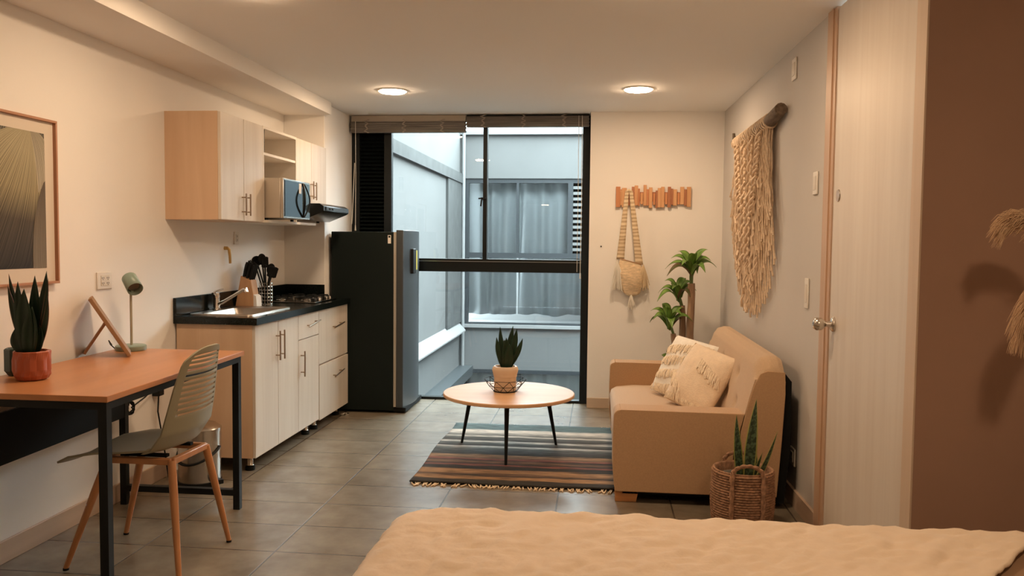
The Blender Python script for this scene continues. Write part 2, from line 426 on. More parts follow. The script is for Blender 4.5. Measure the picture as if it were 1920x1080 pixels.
# ------------------------------------------------------------------ window
WY = 7.0
def wpart(name, x0, x1, z0, z1, p, dy=0.03, m=ALU, y=WY): return obj(name, bx(x0, x1, y-dy, y+dy, z0, z1), m, p, bevel=0.003)
wn = sthing('window_1', 'tall black-framed sliding window over the courtyard', (-1.1, WY, 0))
bm = nb()
box(bm, -2.125, -2.105+0.0, WY-0.04, WY+0.04, 0, CZ); box(bm, -0.15, -0.087, WY-0.04, WY+0.04, 0, CZ)
box(bm, -2.105, -0.15, WY-0.04, WY+0.04, CZ-0.035, CZ); box(bm, -2.105, -0.15, WY-0.035, WY+0.035, 0, 0.022)
box(bm, -2.105, -0.15, WY-0.045, WY+0.045, 1.105, 1.215)
obj('window_frame', bm, ALU, wn, bevel=0.002)
obj('sash_track', bx(-1.78, -0.15, WY-0.052, WY-0.046, 1.19, 1.198), mat('grey_alu', (0.25, 0.27, 0.28), 0.3, 0.8), wn)
mu = obj('mullion', bx(-0.985, -0.95, WY-0.05, WY+0.03, 1.215, CZ-0.035), ALU, wn, bevel=0.002)
bm = nb(); tube(bm, [(-0.99, WY-0.055, 1.72), (-0.99, WY-0.075, 1.72)], 0.008); bar(bm, (-1.0, WY-0.07, 1.66), (-0.99, WY-0.07, 1.735), 0.012); bar(bm, (-1.02, WY-0.07, 1.725), (-0.96, WY-0.07, 1.73), 0.012)
obj('latch', bm, BLK, mu)
for nm, x0, x1, z0, z1 in (('window_pane', -1.78, -0.985, 1.215, CZ-0.035), ('window_pane', -0.95, -0.15, 1.215, CZ-0.035), ('window_pane', -2.105, -0.15, 0.022, 1.105)):
    bm = nb(); v = [bm.verts.new(p) for p in ((x0, WY, z0), (x1, WY, z0), (x1, WY, z1), (x0, WY, z1))]; bm.faces.new(v)
    obj(nm, bm, GLASS, wn, smooth=False)
lv = obj('louver_frame', bx(-2.105, -2.06, WY-0.03, WY+0.03, 1.215, CZ-0.035), ALU, wn)
obj('louver_stile', bx(-1.845, -1.78, WY-0.03, WY+0.03, 1.215, CZ-0.035), ALU, wn, bevel=0.002)
for k in range(36):
    z = 1.235+k*0.032
    bm = nb(); prism(bm, [(WY-0.022, z+0.0), (WY-0.018, z+0.003), (WY+0.022, z+0.029), (WY+0.018, z+0.026)], 'X', -2.06, -1.845)
    obj('louver_blade', bm, ALU, wn, smooth=False)
obj('louver_backing', bx(-2.06, -1.845, WY+0.024, WY+0.028, 1.215, CZ-0.035), BLKM, wn)

# ------------------------------------------------------------------ courtyard outside
ext = []
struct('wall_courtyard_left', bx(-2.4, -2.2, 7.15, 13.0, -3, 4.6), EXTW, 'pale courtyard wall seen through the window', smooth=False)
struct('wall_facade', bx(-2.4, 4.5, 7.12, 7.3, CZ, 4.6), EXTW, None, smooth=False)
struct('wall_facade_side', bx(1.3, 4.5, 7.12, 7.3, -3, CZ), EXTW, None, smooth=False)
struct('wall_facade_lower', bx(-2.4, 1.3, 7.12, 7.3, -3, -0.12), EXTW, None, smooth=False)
struct('trim_2', bx(-2.2, -2.15, 7.3, 13.0, 2.285, 2.43), EXTG, 'grey concrete band along the courtyard wall', smooth=False)
bm = nb(); prism(bm, [(-2.2, -0.04), (-2.08, -0.04), (-2.08, -0.02), (-2.2, 0.11)], 'Y', 7.3, 12.85)
struct('trim_3', bm, mat('white_coping', (0.26, 0.262, 0.26), 0.7), 'white sloping ledge low on the courtyard wall', smooth=False)
struct('trim_4', bx(-2.2, -1.98, 12.6, 13.0, -3, 2.285), EXTG, 'grey concrete pillar in the courtyard corner', smooth=False) if False else None
struct('trim_4', bx(-2.2, -2.17, 11.2, 12.75, -0.04, 2.285), EXTG, 'grey strip in the courtyard corner', smooth=False) if False else None
struct('trim_5', bx(-2.2, -2.165, 11.75, 12.99, 0.1, 2.285), EXTG, 'grey concrete strip in the courtyard corner', smooth=False)
struct('wall_courtyard_floor', bx(-2.4, 4.5, 7.3, 15.1, -3.1, -3.0), EXTG, None, smooth=False)
struct('wall_courtyard_right', bx(4.5, 4.7, 7.12, 13.0, -3, 4.6), EXTW, None, smooth=False)
struct('wall_courtyard_ledge', bx(-2.2, -1.98, 7.6, 12.99, -0.75, -0.60), mat('dark_glossy_slab', (0.07, 0.08, 0.085), 0.3), None, smooth=False)  # dark glossy slab for the reflecting surface below the courtyard wall
# opposite facade with openings
bm = nb()
OX0, OX1, OZ0, OZ1 = -2.14, -0.12, 0.06, 2.37
box(bm, -2.4, OX0, 13.0, 13.2, -3, 3.05)
box(bm, OX1, 4.5, 13.0, 13.2, -3, 3.05)
box(bm, OX0, OX1, 13.0, 13.2, OZ1, 3.05)
box(bm, OX0, OX1, 13.0, 13.2, -0.66, OZ0)
box(bm, OX0, OX1, 13.0, 13.2, -3, -2.7)
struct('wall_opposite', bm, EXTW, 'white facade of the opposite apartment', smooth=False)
struct('trim_6', bx(-2.35, 4.5, 12.93, 13.25, 3.05, 3.10), mat('white_coping', (0.26, 0.262, 0.26), 0.7), 'white coping on top of the opposite facade', smooth=False)
struct('trim_7', bx(OX0-0.05, OX1+0.05, 12.95, 13.0, OZ0-0.05, OZ0), mat('white_coping', (0.26, 0.262, 0.26), 0.7), 'white sill below the opposite window', smooth=False)
struct('wall_beyond', bx(-2.4, 4.5, 15.2, 15.4, 0, 3.9), EXTW, None, smooth=False)
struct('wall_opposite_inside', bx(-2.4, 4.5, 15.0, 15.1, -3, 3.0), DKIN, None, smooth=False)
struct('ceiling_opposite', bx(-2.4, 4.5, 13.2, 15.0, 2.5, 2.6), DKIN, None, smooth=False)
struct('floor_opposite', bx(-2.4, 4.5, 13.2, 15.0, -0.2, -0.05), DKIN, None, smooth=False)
w2 = sthing('window_2', 'grey-framed window of the opposite apartment', (-1.1, 13.05, 0.06))
bm = nb(); t = 0.07
box(bm, OX0, OX0+t, 13.02, 13.1, OZ0, OZ1); box(bm, OX1-0.03, OX1, 13.02, 13.1, OZ0, OZ1)
box(bm, OX0+t, OX1-0.03, 13.02, 13.1, OZ1-t, OZ1); box(bm, OX0+t, OX1-0.03, 13.02, 13.1, OZ0, OZ0+0.03)
box(bm, OX0+t, OX1-0.03, 13.02, 13.1, 1.12, 1.20)
box(bm, -1.31, -1.27, 13.02, 13.1, 1.20, OZ1-t)
box(bm, -0.50, -0.42, 13.02, 13.1, 1.20, OZ1-t)
obj('window_frame', bm, EXTF, w2)
for x0, x1, z0, z1 in ((OX0+t, -1.31, 1.2, OZ1-t), (-1.27, -0.5, 1.2, OZ1-t), (OX0+t, OX1-0.03, OZ0+0.03, 1.12)):
    bm = nb(); bm.faces.new([bm.verts.new(p) for p in ((x0, 13.06, z0), (x1, 13.06, z0), (x1, 13.06, z1), (x0, 13.06, z1))]); obj('window_pane', bm, GLASS, w2, smooth=False)
for k in range(12):
    z = 1.24+k*0.088
    bm = nb(); prism(bm, [(13.03, z), (13.035, z+0.045), (13.045, z+0.045), (13.045, z)], 'X', -0.42, -0.15); obj('louver_blade', bm, EXTW, w2, smooth=False)
obj('louver_backing', bx(-0.42, -0.15, 13.075, 13.08, 1.2, OZ1-t), BLKM, w2)
def curtain(x0, x1, z0, z1, y, label, seed, hem=0.0):
    rr = random.Random(seed); ph = rr.random()*6
    def fn(u, v):
        x = x0+(x1-x0)*u
        n = noise.noise(Vector((x*2.3, seed, v*0.4)))
        return (x, y+0.045*math.sin(x*24+ph+3*n)*(1-0.3*v)+0.02*n, z0+(z1-z0)*v+(hem*noise.noise(Vector((x*3.5, 5, seed))) if v < 0.01 else 0))
    bm = nb(); grid(bm, fn, 120, 14)
    tag(obj('curtain', bm, CURT if z0 > 0 else mat('lightened_curtain', (0.7, 0.72, 0.73), 0.9), solid=0.004), label, 'curtain')  # lower curtain made lighter, its colour standing for light reflected in the glass
curtain(-2.25, -1.33, 0.20, 2.50, 13.30, 'pale grey curtain in the opposite window, left of its divider', 3, 0.05)
curtain(-2.13, -0.13, -2.99, -0.2, 13.16, 'added pale curtain standing for the glass reflection one floor below, across the courtyard', 5, 0.0)  # added behind the lower pane in place of its reflection
curtain(-1.30, -0.10, 0.20, 2.50, 13.30, 'pale grey curtain in the opposite window, right of its divider', 8, 0.05)
w3 = sthing('window_3', 'upper edge of a window one floor below, across the courtyard', (-1.1, 13.05, -2.7))
bm = nb()
box(bm, OX0, OX1, 13.0, 13.1, -0.72, -0.66)
for x in (OX0, -1.28, OX1-0.06): box(bm, x, x+0.06, 13.02, 13.1, -2.7, -0.72)
obj('window_frame', bm, EXTF, w3)
bm = nb(); bm.faces.new([bm.verts.new(p) for p in ((OX0+0.06, 13.06, -2.7), (OX1-0.06, 13.06, -2.7), (OX1-0.06, 13.06, -0.72), (OX0+0.06, 13.06, -0.72))]); obj('window_pane', bm, GLASS, w3, smooth=False)
bm = nb(); tube(bm, [(-2.17+0.03, 12.93, z) for z in (-3, 0, 2, 4.4)], 0.028, 10)
dp = obj('drain_pipe', bm, mat('white_pipe', (0.26, 0.265, 0.265), 0.5)); tag(dp, 'thin white vertical drain pipe in the courtyard corner', 'pipe')

# ------------------------------------------------------------------ blinds
def blind(x0, x1, ztop, head_h, z0, z1, label, cx, cz, slant=None):
    b = thing('bamboo_blind', label, 'blind', ((x0+x1)/2, 6.9, z0), group='bamboo blinds rolled up at the window top')
    obj('headrail', bx(x0, x1, 6.88, 6.93, ztop-head_h, ztop), HEADR if head_h > 0.03 else BLK, b, bevel=0.002)
    bm = nb(); n = 10
    for k in range(n):
        zz = z0+(z1-z0)*(k+0.5)/n; dx = 0.004*math.sin(k*2.1)
        box(bm, x0+dx, x1+dx, 6.862+0.004*math.sin(k*3.3), 6.918, zz-(z1-z0)/n*0.43, zz+(z1-z0)/n*0.43)
    obj('slat_bundle', bm, BAMB, b)
    for f in (0.14, 0.47, 0.80):
        x = x0+(x1-x0)*f; bm = nb()
        pts = []
        for k in range(16):
            a = k/15
            pts.append((x+0.014*math.sin(a*19+f*9), 6.855+0.002*math.sin(a*30), z0-0.006+(z1-z0+0.02)*a))
        tube(bm, pts, 0.0035, 6); tube(bm, [(p[0]+0.012*math.cos(i*1.7), p[1]-0.002, p[2]) for i, p in enumerate(pts)], 0.003, 6)
        obj('ladder_cord', bm, mat('twine', (0.36, 0.31, 0.26), 0.9), b)
    bm = nb(); tube(bm, [(cx, 6.85, z1), (cx+0.003, 6.85, (z1+cz)/2), (cx, 6.85, cz)], 0.0028, 6)
    if slant: tube(bm, [(cx-0.005, 6.845, z1-0.35), (slant, 6.86, z1-0.8), (slant-0.005, 6.86, cz+0.02)], 0.0035, 6)
    else: tube(bm, [(cx-0.028, 6.85, z1), (cx-0.026, 6.85, cz+0.75), (cx-0.027, 6.85, cz+0.02)], 0.0022, 6)
    tube(bm, [(cx, 6.85, cz+0.012), (cx, 6.85, cz-0.035)], [0.004, 0.008], 8)
    obj('pull_cord', bm, CORDM, b)
blind(-2.105, -1.125, CZ-0.004, 0.055, 2.272, 2.365, 'left bamboo blind hanging a little lower over the louvres', -2.06, 1.48, -2.09)
blind(-1.118, -0.10, CZ-0.004, 0.02, 2.315, 2.40, 'right bamboo blind rolled up tight over the glass', -0.155, 1.10)

# ------------------------------------------------------------------ ceiling lights
EM = mat_emit('lamp_diffuser', LAMP_COLOR, LAMP_STRENGTH)
for x, y, lab in ((-1.47, 5.78, 'round recessed ceiling light above the fridge, lit'), (0.25, 5.80, 'round recessed ceiling light towards the sofa side, lit'),
                  (-1.5, 3.45, 'round recessed ceiling light above the desk, lit'), (0.15, 3.45, 'round recessed ceiling light in front of the bed, lit'), (0.95, 1.0, 'added ceiling light over the bed, out of view, brightening bed and brown wall')):  # the light over the bed is added to brighten bed and brown wall
    t = thing('ceiling_light', lab, 'ceiling light', (x, y, CZ), group='recessed ceiling lights')
    bm = nb(); lathe(bm, [(0.108, CZ), (0.108, CZ-0.006), (0.10, CZ-0.009), (0.093, CZ-0.007), (0.093, CZ)], x, y, 40, False, False)
    obj('trim_ring', bm, WPL, t)
    bm = nb(); lathe(bm, [(0.092, CZ-0.001), (0.092, CZ-0.011), (0.086, CZ-0.015)], x, y, 40)
    obj('diffuser', bm, EM, t)

# ------------------------------------------------------------------ wall plates
def plate(label, wall, a, z, w_, h, kind='outlet'):
    """a = the coordinate along the wall"""
    if wall == 'L': c = (XL, a, z)
    else: c = (XR(a), a, z)
    t = thing('wall_outlet' if kind in ('outlet', 'double') else 'wall_switch' if kind == 'switch' else 'wall_plate', label, {'outlet': 'outlet', 'double': 'outlet', 'switch': 'light switch'}.get(kind, 'wall plate'), c, 0)
    s = 1 if wall == 'L' else -1
    def X(v): return c[0]+s*v
    def bb(bm, d0, d1, y0, y1, z0, z1): box(bm, min(X(d0), X(d1)), max(X(d0), X(d1)), a+y0, a+y1, z+z0, z+z1)
    bm = nb(); bb(bm, 0.0005, 0.009, -w_/2, w_/2, -h/2, h/2)
    obj('cover_plate', bm, WPL, t, bevel=0.003)
    bm = nb(); bb(bm, 0.009, 0.012, -w_*0.28, w_*0.28, -h*0.3, h*0.3)
    ins = obj('insert', bm, mat('plastic_insert', (0.74, 0.68, 0.6), 0.4), t, bevel=0.001)
    if kind in ('outlet', 'double'):
        for yy in ((-0.17, 0.17) if kind == 'double' else (0,)):
            for zz in (-0.15, 0.15):
                bm = nb()
                bb(bm, 0.012, 0.0126, w_*(yy-0.07), w_*(yy-0.04), h*(zz-0.03), h*(zz+0.05)); bb(bm, 0.012, 0.0126, w_*(yy+0.04), w_*(yy+0.07), h*(zz-0.03), h*(zz+0.05))
                bb(bm, 0.012, 0.0126, w_*(yy-0.02), w_*(yy+0.02), h*(zz-0.10), h*(zz-0.06))
                obj('socket_holes', bm, BLKM, ins)
plate('white double outlet on the wall above the desk', 'L', 3.87, 1.145, 0.12, 0.085, 'double')
plate('white outlet on the wall below the kitchen cabinets', 'L', 5.38, 1.367, 0.065, 0.085)
plate('white outlet low on the grey wall beside the sofa', 'R', 4.42, 0.25, 0.10, 0.09)
plate('narrow white switch on the grey wall beside the door frame', 'R', 4.24, 1.117, 0.065, 0.15, 'switch')
plate('blank cream plate on the grey wall above the switch', 'R', 4.14, 1.655, 0.075, 0.11, 'plate')
plate('white plate high on the grey wall near the ceiling', 'R', 4.61, 2.295, 0.09, 0.115, 'switch')
bm = nb(); tube(bm, [(0.014, 6.8, 1.333), (0.014, 6.79, 1.333)], [0.006, 0.005], 8)
tag(obj('wall_anchor', bm, BLKM), 'tiny dark screw hole on the back wall beside the window', 'screw')

# ------------------------------------------------------------------ picture
p = thing('framed_picture', 'framed black and white photograph of large leaves on the left wall', 'picture', (XL, 3.0, 1.15))
PY0, PY1, PZ0, PZ1 = 2.55, 3.50, 1.15, 1.875
bm = nb(); t = 0.011
box(bm, XL+0.001, XL+0.028, PY0, PY1, PZ1-t, PZ1); box(bm, XL+0.001, XL+0.028, PY0, PY1, PZ0, PZ0+t)
box(bm, XL+0.001, XL+0.028, PY0, PY0+t, PZ0+t, PZ1-t); box(bm, XL+0.001, XL+0.028, PY1-t, PY1, PZ0+t, PZ1-t)
obj('picture_frame', bm, mat('copper_wood_frame', (0.45, 0.22, 0.12), 0.4), p, bevel=0.0015)
obj('picture_mat', bx(XL+0.001, XL+0.012, PY0+t, PY1-t, PZ0+t, PZ1-t), mat('mat_board', (0.72, 0.64, 0.54), 0.8), p)
px_ = XL+0.0125
IY0, IY1, IZ0, IZ1 = 2.63, 3.43, 1.222, 1.81
def flat(pts, off, m, name='leaf_print', par=None):
    bm = nb(); bm.faces.new([bm.verts.new((px_+off, y, z)) for y, z in pts]); return obj(name, bm, m, par, smooth=False)
pr = flat([(IY0, IZ0), (IY1, IZ0), (IY1, IZ1), (IY0, IZ1)], 0, mat_stripes('print_background', (0.05, 0.045, 0.035), (0.22, 0.2, 0.15), 26, 0.35, 1), 'photo_print', p)
def mat_print(name, ramp, nstripe, k):
    m = bpy.data.materials.new(name); m.use_nodes = True
    nt = m.node_tree; N = nt.nodes; L = nt.links; b = N['Principled BSDF']; b.inputs['Roughness'].default_value = 0.7
    tc = N.new('ShaderNodeTexCoord'); sp = N.new('ShaderNodeSeparateXYZ'); L.new(tc.outputs['UV'], sp.inputs[0])
    n = N.new('ShaderNodeTexNoise'); n.noise_dimensions = '1D'; n.inputs['Scale'].default_value = nstripe; n.inputs['Detail'].default_value = 4
    L.new(sp.outputs['X'], n.inputs['W'])
    cr = N.new('ShaderNodeValToRGB'); e = cr.color_ramp.elements
    e[0].position, e[0].color = ramp[0][0], (*ramp[0][1], 1); e[1].position, e[1].color = ramp[-1][0], (*ramp[-1][1], 1)
    for p_, c_ in ramp[1:-1]:
        x = e.new(p_); x.color = (*c_, 1)
    L.new(sp.outputs['Y'], cr.inputs['Fac'])
    c2 = N.new('ShaderNodeValToRGB'); c2.color_ramp.elements[0].position = 0.4; c2.color_ramp.elements[1].position = 0.62
    c2.color_ramp.elements[0].color = (k, k, k, 1); c2.color_ramp.elements[1].color = (1.1, 1.1, 1.1, 1)
    L.new(n.outputs['Fac'], c2.inputs['Fac'])
    mx = N.new('ShaderNodeMix'); mx.data_type = 'RGBA'; mx.blend_type = 'MULTIPLY'; mx.inputs[0].default_value = 1
    L.new(cr.outputs[0], mx.inputs[6]); L.new(c2.outputs[0], mx.inputs[7]); L.new(mx.outputs[2], b.inputs['Base Color'])
    return m
def bez(a, b, c, t): return tuple((1-t)**2*a[i]+2*t*(1-t)*b[i]+t*t*c[i] for i in (0, 1))
def mixp(a, b, t): return tuple(a[i]*(1-t)+b[i]*t for i in (0, 1))
def fanleaf(ap, c0, e0, c1, e1, off, m):
    def fn(u, v):
        y, z = bez(ap, mixp(c0, c1, u), mixp(e0, e1, u), v)
        return (px_+off, min(IY1, max(IY0, y)), min(IZ1, max(IZ0, z)))
    bm = nb(); grid(bm, fn, 30, 24, uv=True); bmesh.ops.dissolve_degenerate(bm, dist=0.0004, edges=bm.edges)
    return obj('leaf_print', bm, m, pr, smooth=False)
PBIG = mat_print('print_leaf_big', [(0, (0.50, 0.44, 0.28)), (0.25, (0.50, 0.44, 0.28)), (0.5, (0.40, 0.34, 0.2)), (0.68, (0.10, 0.08, 0.055)), (1, (0.015, 0.013, 0.010))], 90, 0.45)
fanleaf((3.335, 1.84), (3.47, 1.56), (3.33, 1.19), (2.95, 1.80), (2.40, 1.10), 0.0006, PBIG)
PTOP = mat_print('print_leaf_pale', [(0, (0.42, 0.38, 0.28)), (1, (0.56, 0.50, 0.38))], 40, 0.35)
fanleaf((3.33, 1.83), (3.37, 1.74), (3.385, 1.55), (3.50, 1.80), (3.46, 1.62), 0.0012, PTOP)
PLOW = mat_print('print_leaf_lower', [(0, (0.13, 0.10, 0.08)), (0.5, (0.22, 0.18, 0.13)), (1, (0.26, 0.22, 0.16))], 45, 0.4)
fanleaf((3.435, 1.62), (3.33, 1.47), (3.345, 1.19), (3.45, 1.4), (3.47, 1.19), 0.0018, PLOW)

# ------------------------------------------------------------------ kitchen base cabinets
CX = -1.965      # outer face of the doors
KY0, KY1, KY2, KY3 = 4.56, 5.25, 5.65, 6.32
def hbar(parent, p0, p1, out, r=0.005, name='handle'):
    """bar handle from p0 to p1, standing off by vector out"""
    p0, p1, out = Vector(p0), Vector(p1), Vector(out); d = (p1-p0)
    bm = nb(); tube(bm, [p0+out, p1+out], r, 10)
    for f in (0.17, 0.83):
        q = p0+d*f; tube(bm, [q, q+out], r*0.8, 8)
    return obj(name, bm, NICK, parent)
def feet(par, pts):
    for x, y in pts:
        bm = nb(); lathe(bm, [(0.022, 0.03), (0.018, 0.035), (0.018, 0.085)], x, y, 14)
        f = obj('cabinet_foot', bm, STEEL, par)
        bm = nb(); lathe(bm, [(0.028, 0.0), (0.028, 0.02), (0.022, 0.03)], x, y, 14); obj('foot_pad', bm, BLKM, f)
ZB, ZT = 0.085, 0.865
k1 = thing('base_cabinet', 'base cabinet under the sink with two doors, a drawer and a narrow door', 'cabinet', (-2.2, 5.1, 0), group='kitchen base cabinets')
obj('side_panel', bx(-2.44, CX-0.018, KY0, KY0+0.018, ZB, ZT), CABS, k1, bevel=0.001)
obj('carcass', bx(-2.44, CX-0.02, KY0+0.018, KY2-0.002, ZB, ZT), CABS, k1)
g = 0.0025
def panel(name, par, y0, y1, z0, z1, m=CABF, x=CX):
    o = obj(name, bx(x-0.018, x, y0+g, y1-g, z0+g, z1-g), m, par, bevel=0.0012); return o
ym = 4.905
d1 = panel('door', k1, KY0, ym, ZB, ZT); hbar(d1, (CX, ym-0.035, 0.62), (CX, ym-0.035, 0.80), (0.028, 0, 0))
d2 = panel('door', k1, ym, KY1, ZB, ZT); hbar(d2, (CX, ym+0.035, 0.62), (CX, ym+0.035, 0.80), (0.028, 0, 0))
d3 = panel('drawer', k1, KY1, KY2, 0.695, ZT); hbar(d3, (CX, KY1+0.13, 0.775), (CX, KY2-0.04, 0.80), (0.028, 0, 0))
d4 = panel('door', k1, KY1, KY2, ZB, 0.695); hbar(d4, (CX, KY1+0.045, 0.45), (CX, KY1+0.045, 0.62), (0.028, 0, 0))
feet(k1, [(-2.03, 4.63), (-2.40, 4.63), (-2.03, 5.55), (-2.40, 5.55)])
k2 = thing('base_cabinet', 'base cabinet under the hob with two deep drawers', 'cabinet', (-2.2, 6.0, 0), group='kitchen base cabinets')
obj('carcass', bx(-2.12, CX-0.02, KY2+0.002, KY3, ZB-0.01, ZT), CABS, k2)
obj('rear_carcass', bx(-2.44, -2.12, KY2+0.002, 6.245, ZB-0.01, ZT), CABS, k2)
e1 = panel('drawer', k2, KY2, KY3, 0.475, ZT); hbar(e1, (CX, 5.92, 0.715), (CX, 6.16, 0.735), (0.028, 0, 0))
e2 = panel('drawer', k2, KY2, KY3, ZB-0.01, 0.47, x=CX+0.004); hbar(e2, (CX+0.004, 5.92, 0.35), (CX+0.004, 6.14, 0.375), (0.028, 0, 0))
feet(k2, [(-2.03, 5.72), (-2.40, 5.72), (-2.03, 6.22)])
struct('trim_8', bx(-2.44, -2.36, 4.62, 6.24, 0, 0.07), BLKM, 'dark plinth that also stands for the shade deep below the kitchen cabinets', smooth=False)  # its black stands for the shade under the cabinets as well as the base

# worktop (one thing) with backsplash
wt = thing('worktop', 'black granite kitchen worktop with low upstand', 'worktop', (-2.2, 5.4, 0.865))
SX0, SX1, SY0, SY1 = -2.37, -2.07, 4.72, 5.20     # bowl cut-out
WX = -1.945
bm = nb()
for a in ((-2.448, WX, KY0-0.02, SY0), (-2.448, SX0, SY0, SY1), (SX1, WX, SY0, SY1), (-2.448, WX, SY1, 6.248), (-2.122, WX, 6.248, 6.33)):
    box(bm, *a, 0.866, 0.907)
bmesh.ops.remove_doubles(bm, verts=bm.verts, dist=0.0001)
obj('slab', bm, GRAN, wt, smooth=False)
obj('backsplash', bx(-2.449, -2.43, KY0-0.02, 6.248, 0.907, 1.015), GRAN, wt, bevel=0.002)
obj('backsplash', bx(-2.43, -2.125, 6.23, 6.249, 0.907, 1.015), GRAN, wt, bevel=0.002)

# sink
sk = thing('kitchen_sink', 'stainless steel sink with drainer set into the black worktop', 'sink', (-2.22, 5.0, 0.907))
bm = nb()
RX0, RX1, RY0, RY1 = -2.42, -2.03, 4.66, 5.30
Z = 0.909
def ring(x0, x1, y0, y1, z, r, n=5):
    out = []
    for cx, cy_, a0 in ((x1-r, y1-r, 0), (x0+r, y1-r, PI/2), (x0+r, y0+r, PI), (x1-r, y0+r, 1.5*PI)):
        for k in range(n+1):
            a = a0+PI/2*k/n; out.append(bm.verts.new((cx+r*math.cos(a), cy_+r*math.sin(a), z)))
    return out
rs = [ring(RX0, RX1, RY0, RY1, 0.9075, 0.03), ring(RX0+0.002, RX1-0.002, RY0+0.002, RY1-0.002, 0.914, 0.03), ring(RX0+0.012, RX1-0.012, RY0+0.012, RY1-0.012, 0.914, 0.025),
      ring(SX0+0.0, SX1-0.0, SY0+0.0, SY1-0.0, 0.910, 0.045), ring(SX0+0.01, SX1-0.01, SY0+0.01, SY1-0.01, 0.895, 0.045), ring(SX0+0.02, SX1-0.02, SY0+0.02, SY1-0.02, 0.87, 0.05)]
for a, b in zip(rs, rs[1:]):
    for k in range(len(a)): bm.faces.new((a[k], a[(k+1) % len(a)], b[(k+1) % len(a)], b[k]))
bm.faces.new(rs[-1])
basin = obj('basin', bm, mat('sink_steel', (0.42, 0.37, 0.32), 0.36, 1.0), sk)
bm = nb(); lathe(bm, [(0.035, 0.8705), (0.035, 0.873), (0.015, 0.872)], -2.22, 4.96, 20); obj('drain', bm, CHROME, sk)
# faucet
fc = thing('kitchen_faucet', 'chrome single-lever kitchen tap behind the sink', 'faucet', (-2.395, 4.97, 0.914))
bm = nb(); fx, fy = -2.392, 4.97
lathe(bm, [(0.026, 0.9145), (0.026, 0.922), (0.02, 0.926), (0.019, 0.985), (0.022, 1.0), (0.018, 1.02)], fx, fy, 20)
obj('tap_body', bm, CHROME, fc)
bm = nb(); tube(bm, [(fx, fy, 0.945), (fx+0.05, fy-0.01, 0.965), (fx+0.12, fy-0.02, 1.005), (fx+0.19, fy-0.03, 1.045), (fx+0.205, fy-0.032, 1.048), (fx+0.21, fy-0.033, 1.03)], [0.012, 0.011, 0.010, 0.011, 0.014, 0.014], 12)
obj('spout', bm, CHROME, fc)
bm = nb(); tube(bm, [(fx-0.008, fy-0.035, 1.018), (fx, fy, 1.03), (fx+0.02, fy+0.05, 1.042)], [0.010, 0.014, 0.007], 10, sy_=0.6)
obj('lever', bm, CHROME, fc)
# knife block + knives
kb = thing('knife_block', 'light wooden knife block with black-handled knives on the worktop', 'knife block', (-2.33, 5.38, 0.907))
bm = nb(); prism(bm, [(-2.425, 0.9075), (-2.30, 0.9075), (-2.30, 1.00), (-2.315, 1.085), (-2.385, 1.115)], 'Y', 5.31, 5.40)
obj('block', bm, wood('block_wood', (0.52, 0.29, 0.15), (0.62, 0.37, 0.2), 0.5, 'Z'), kb, bevel=0.003)
bm = nb(); prism(bm, [(-2.2995, 0.9085), (-2.2995, 0.99), (-2.281, 0.98), (-2.276, 0.9085)], 'Y', 5.315, 5.395)
obj('steel_rest', bm, WPL, kb)
for j in range(3):
    for i in range(3):
        a = Vector((-2.372+0.023*i, 5.325+0.03*j, 1.110-0.010*i)); dd = Vector((0.28, -0.02, 1)).normalized()
        bm = nb(); tube(bm, [a-dd*0.012, a+dd*0.03, a+dd*0.08, a+dd*(0.10+0.01*((i+j) % 2))], [0.006, 0.009, 0.010, 0.007], 8)
        obj('knife_handle', bm, BLK, kb)
# utensil holder + utensils
uh = thing('utensil_holder', 'round wire utensil holder behind the knife block', 'utensil holder', (-2.29, 5.56, 0.907))
bm = nb(); ux, uy = -2.315, 5.56
for k in range(7):
    z = 0.912+0.024*k; tube(bm, [(ux+0.045*math.cos(a*PI/10), uy+0.045*math.sin(a*PI/10), z) for a in range(21)], 0.0015, 5)
for k in range(14):
    a = 2*PI*k/14; tube(bm, [(ux+0.045*math.cos(a), uy+0.045*math.sin(a), z) for z in (0.909, 1.06)], 0.0015, 5)
obj('wire_cage', bm, CHROME, uh)
bm = nb(); lathe(bm, [(0.045, 0.908), (0.045, 0.910)], ux, uy, 18); obj('base_disc', bm, CHROME, uh)
US = [('ladle', -0.05, -0.02, 1.225, 0.036), ('slotted_spoon', -0.02, 0.0, 1.235, 0.034), ('spatula', 0.01, -0.015, 1.215, 0.03), ('serving_spoon', 0.045, 0.0, 1.17, 0.036), ('pasta_fork', -0.06, 0.02, 1.19, 0.03), ('turner', 0.06, 0.01, 1.15, 0.034)]
ulab = {'ladle': 'black plastic ladle standing in the wire holder', 'slotted_spoon': 'black slotted spoon, tallest in the wire holder', 'spatula': 'black spatula in the middle of the wire holder',
        'serving_spoon': 'black serving spoon leaning right in the wire holder', 'pasta_fork': 'black pasta fork leaning left in the wire holder', 'turner': 'black turner, lowest and rightmost in the wire holder'}
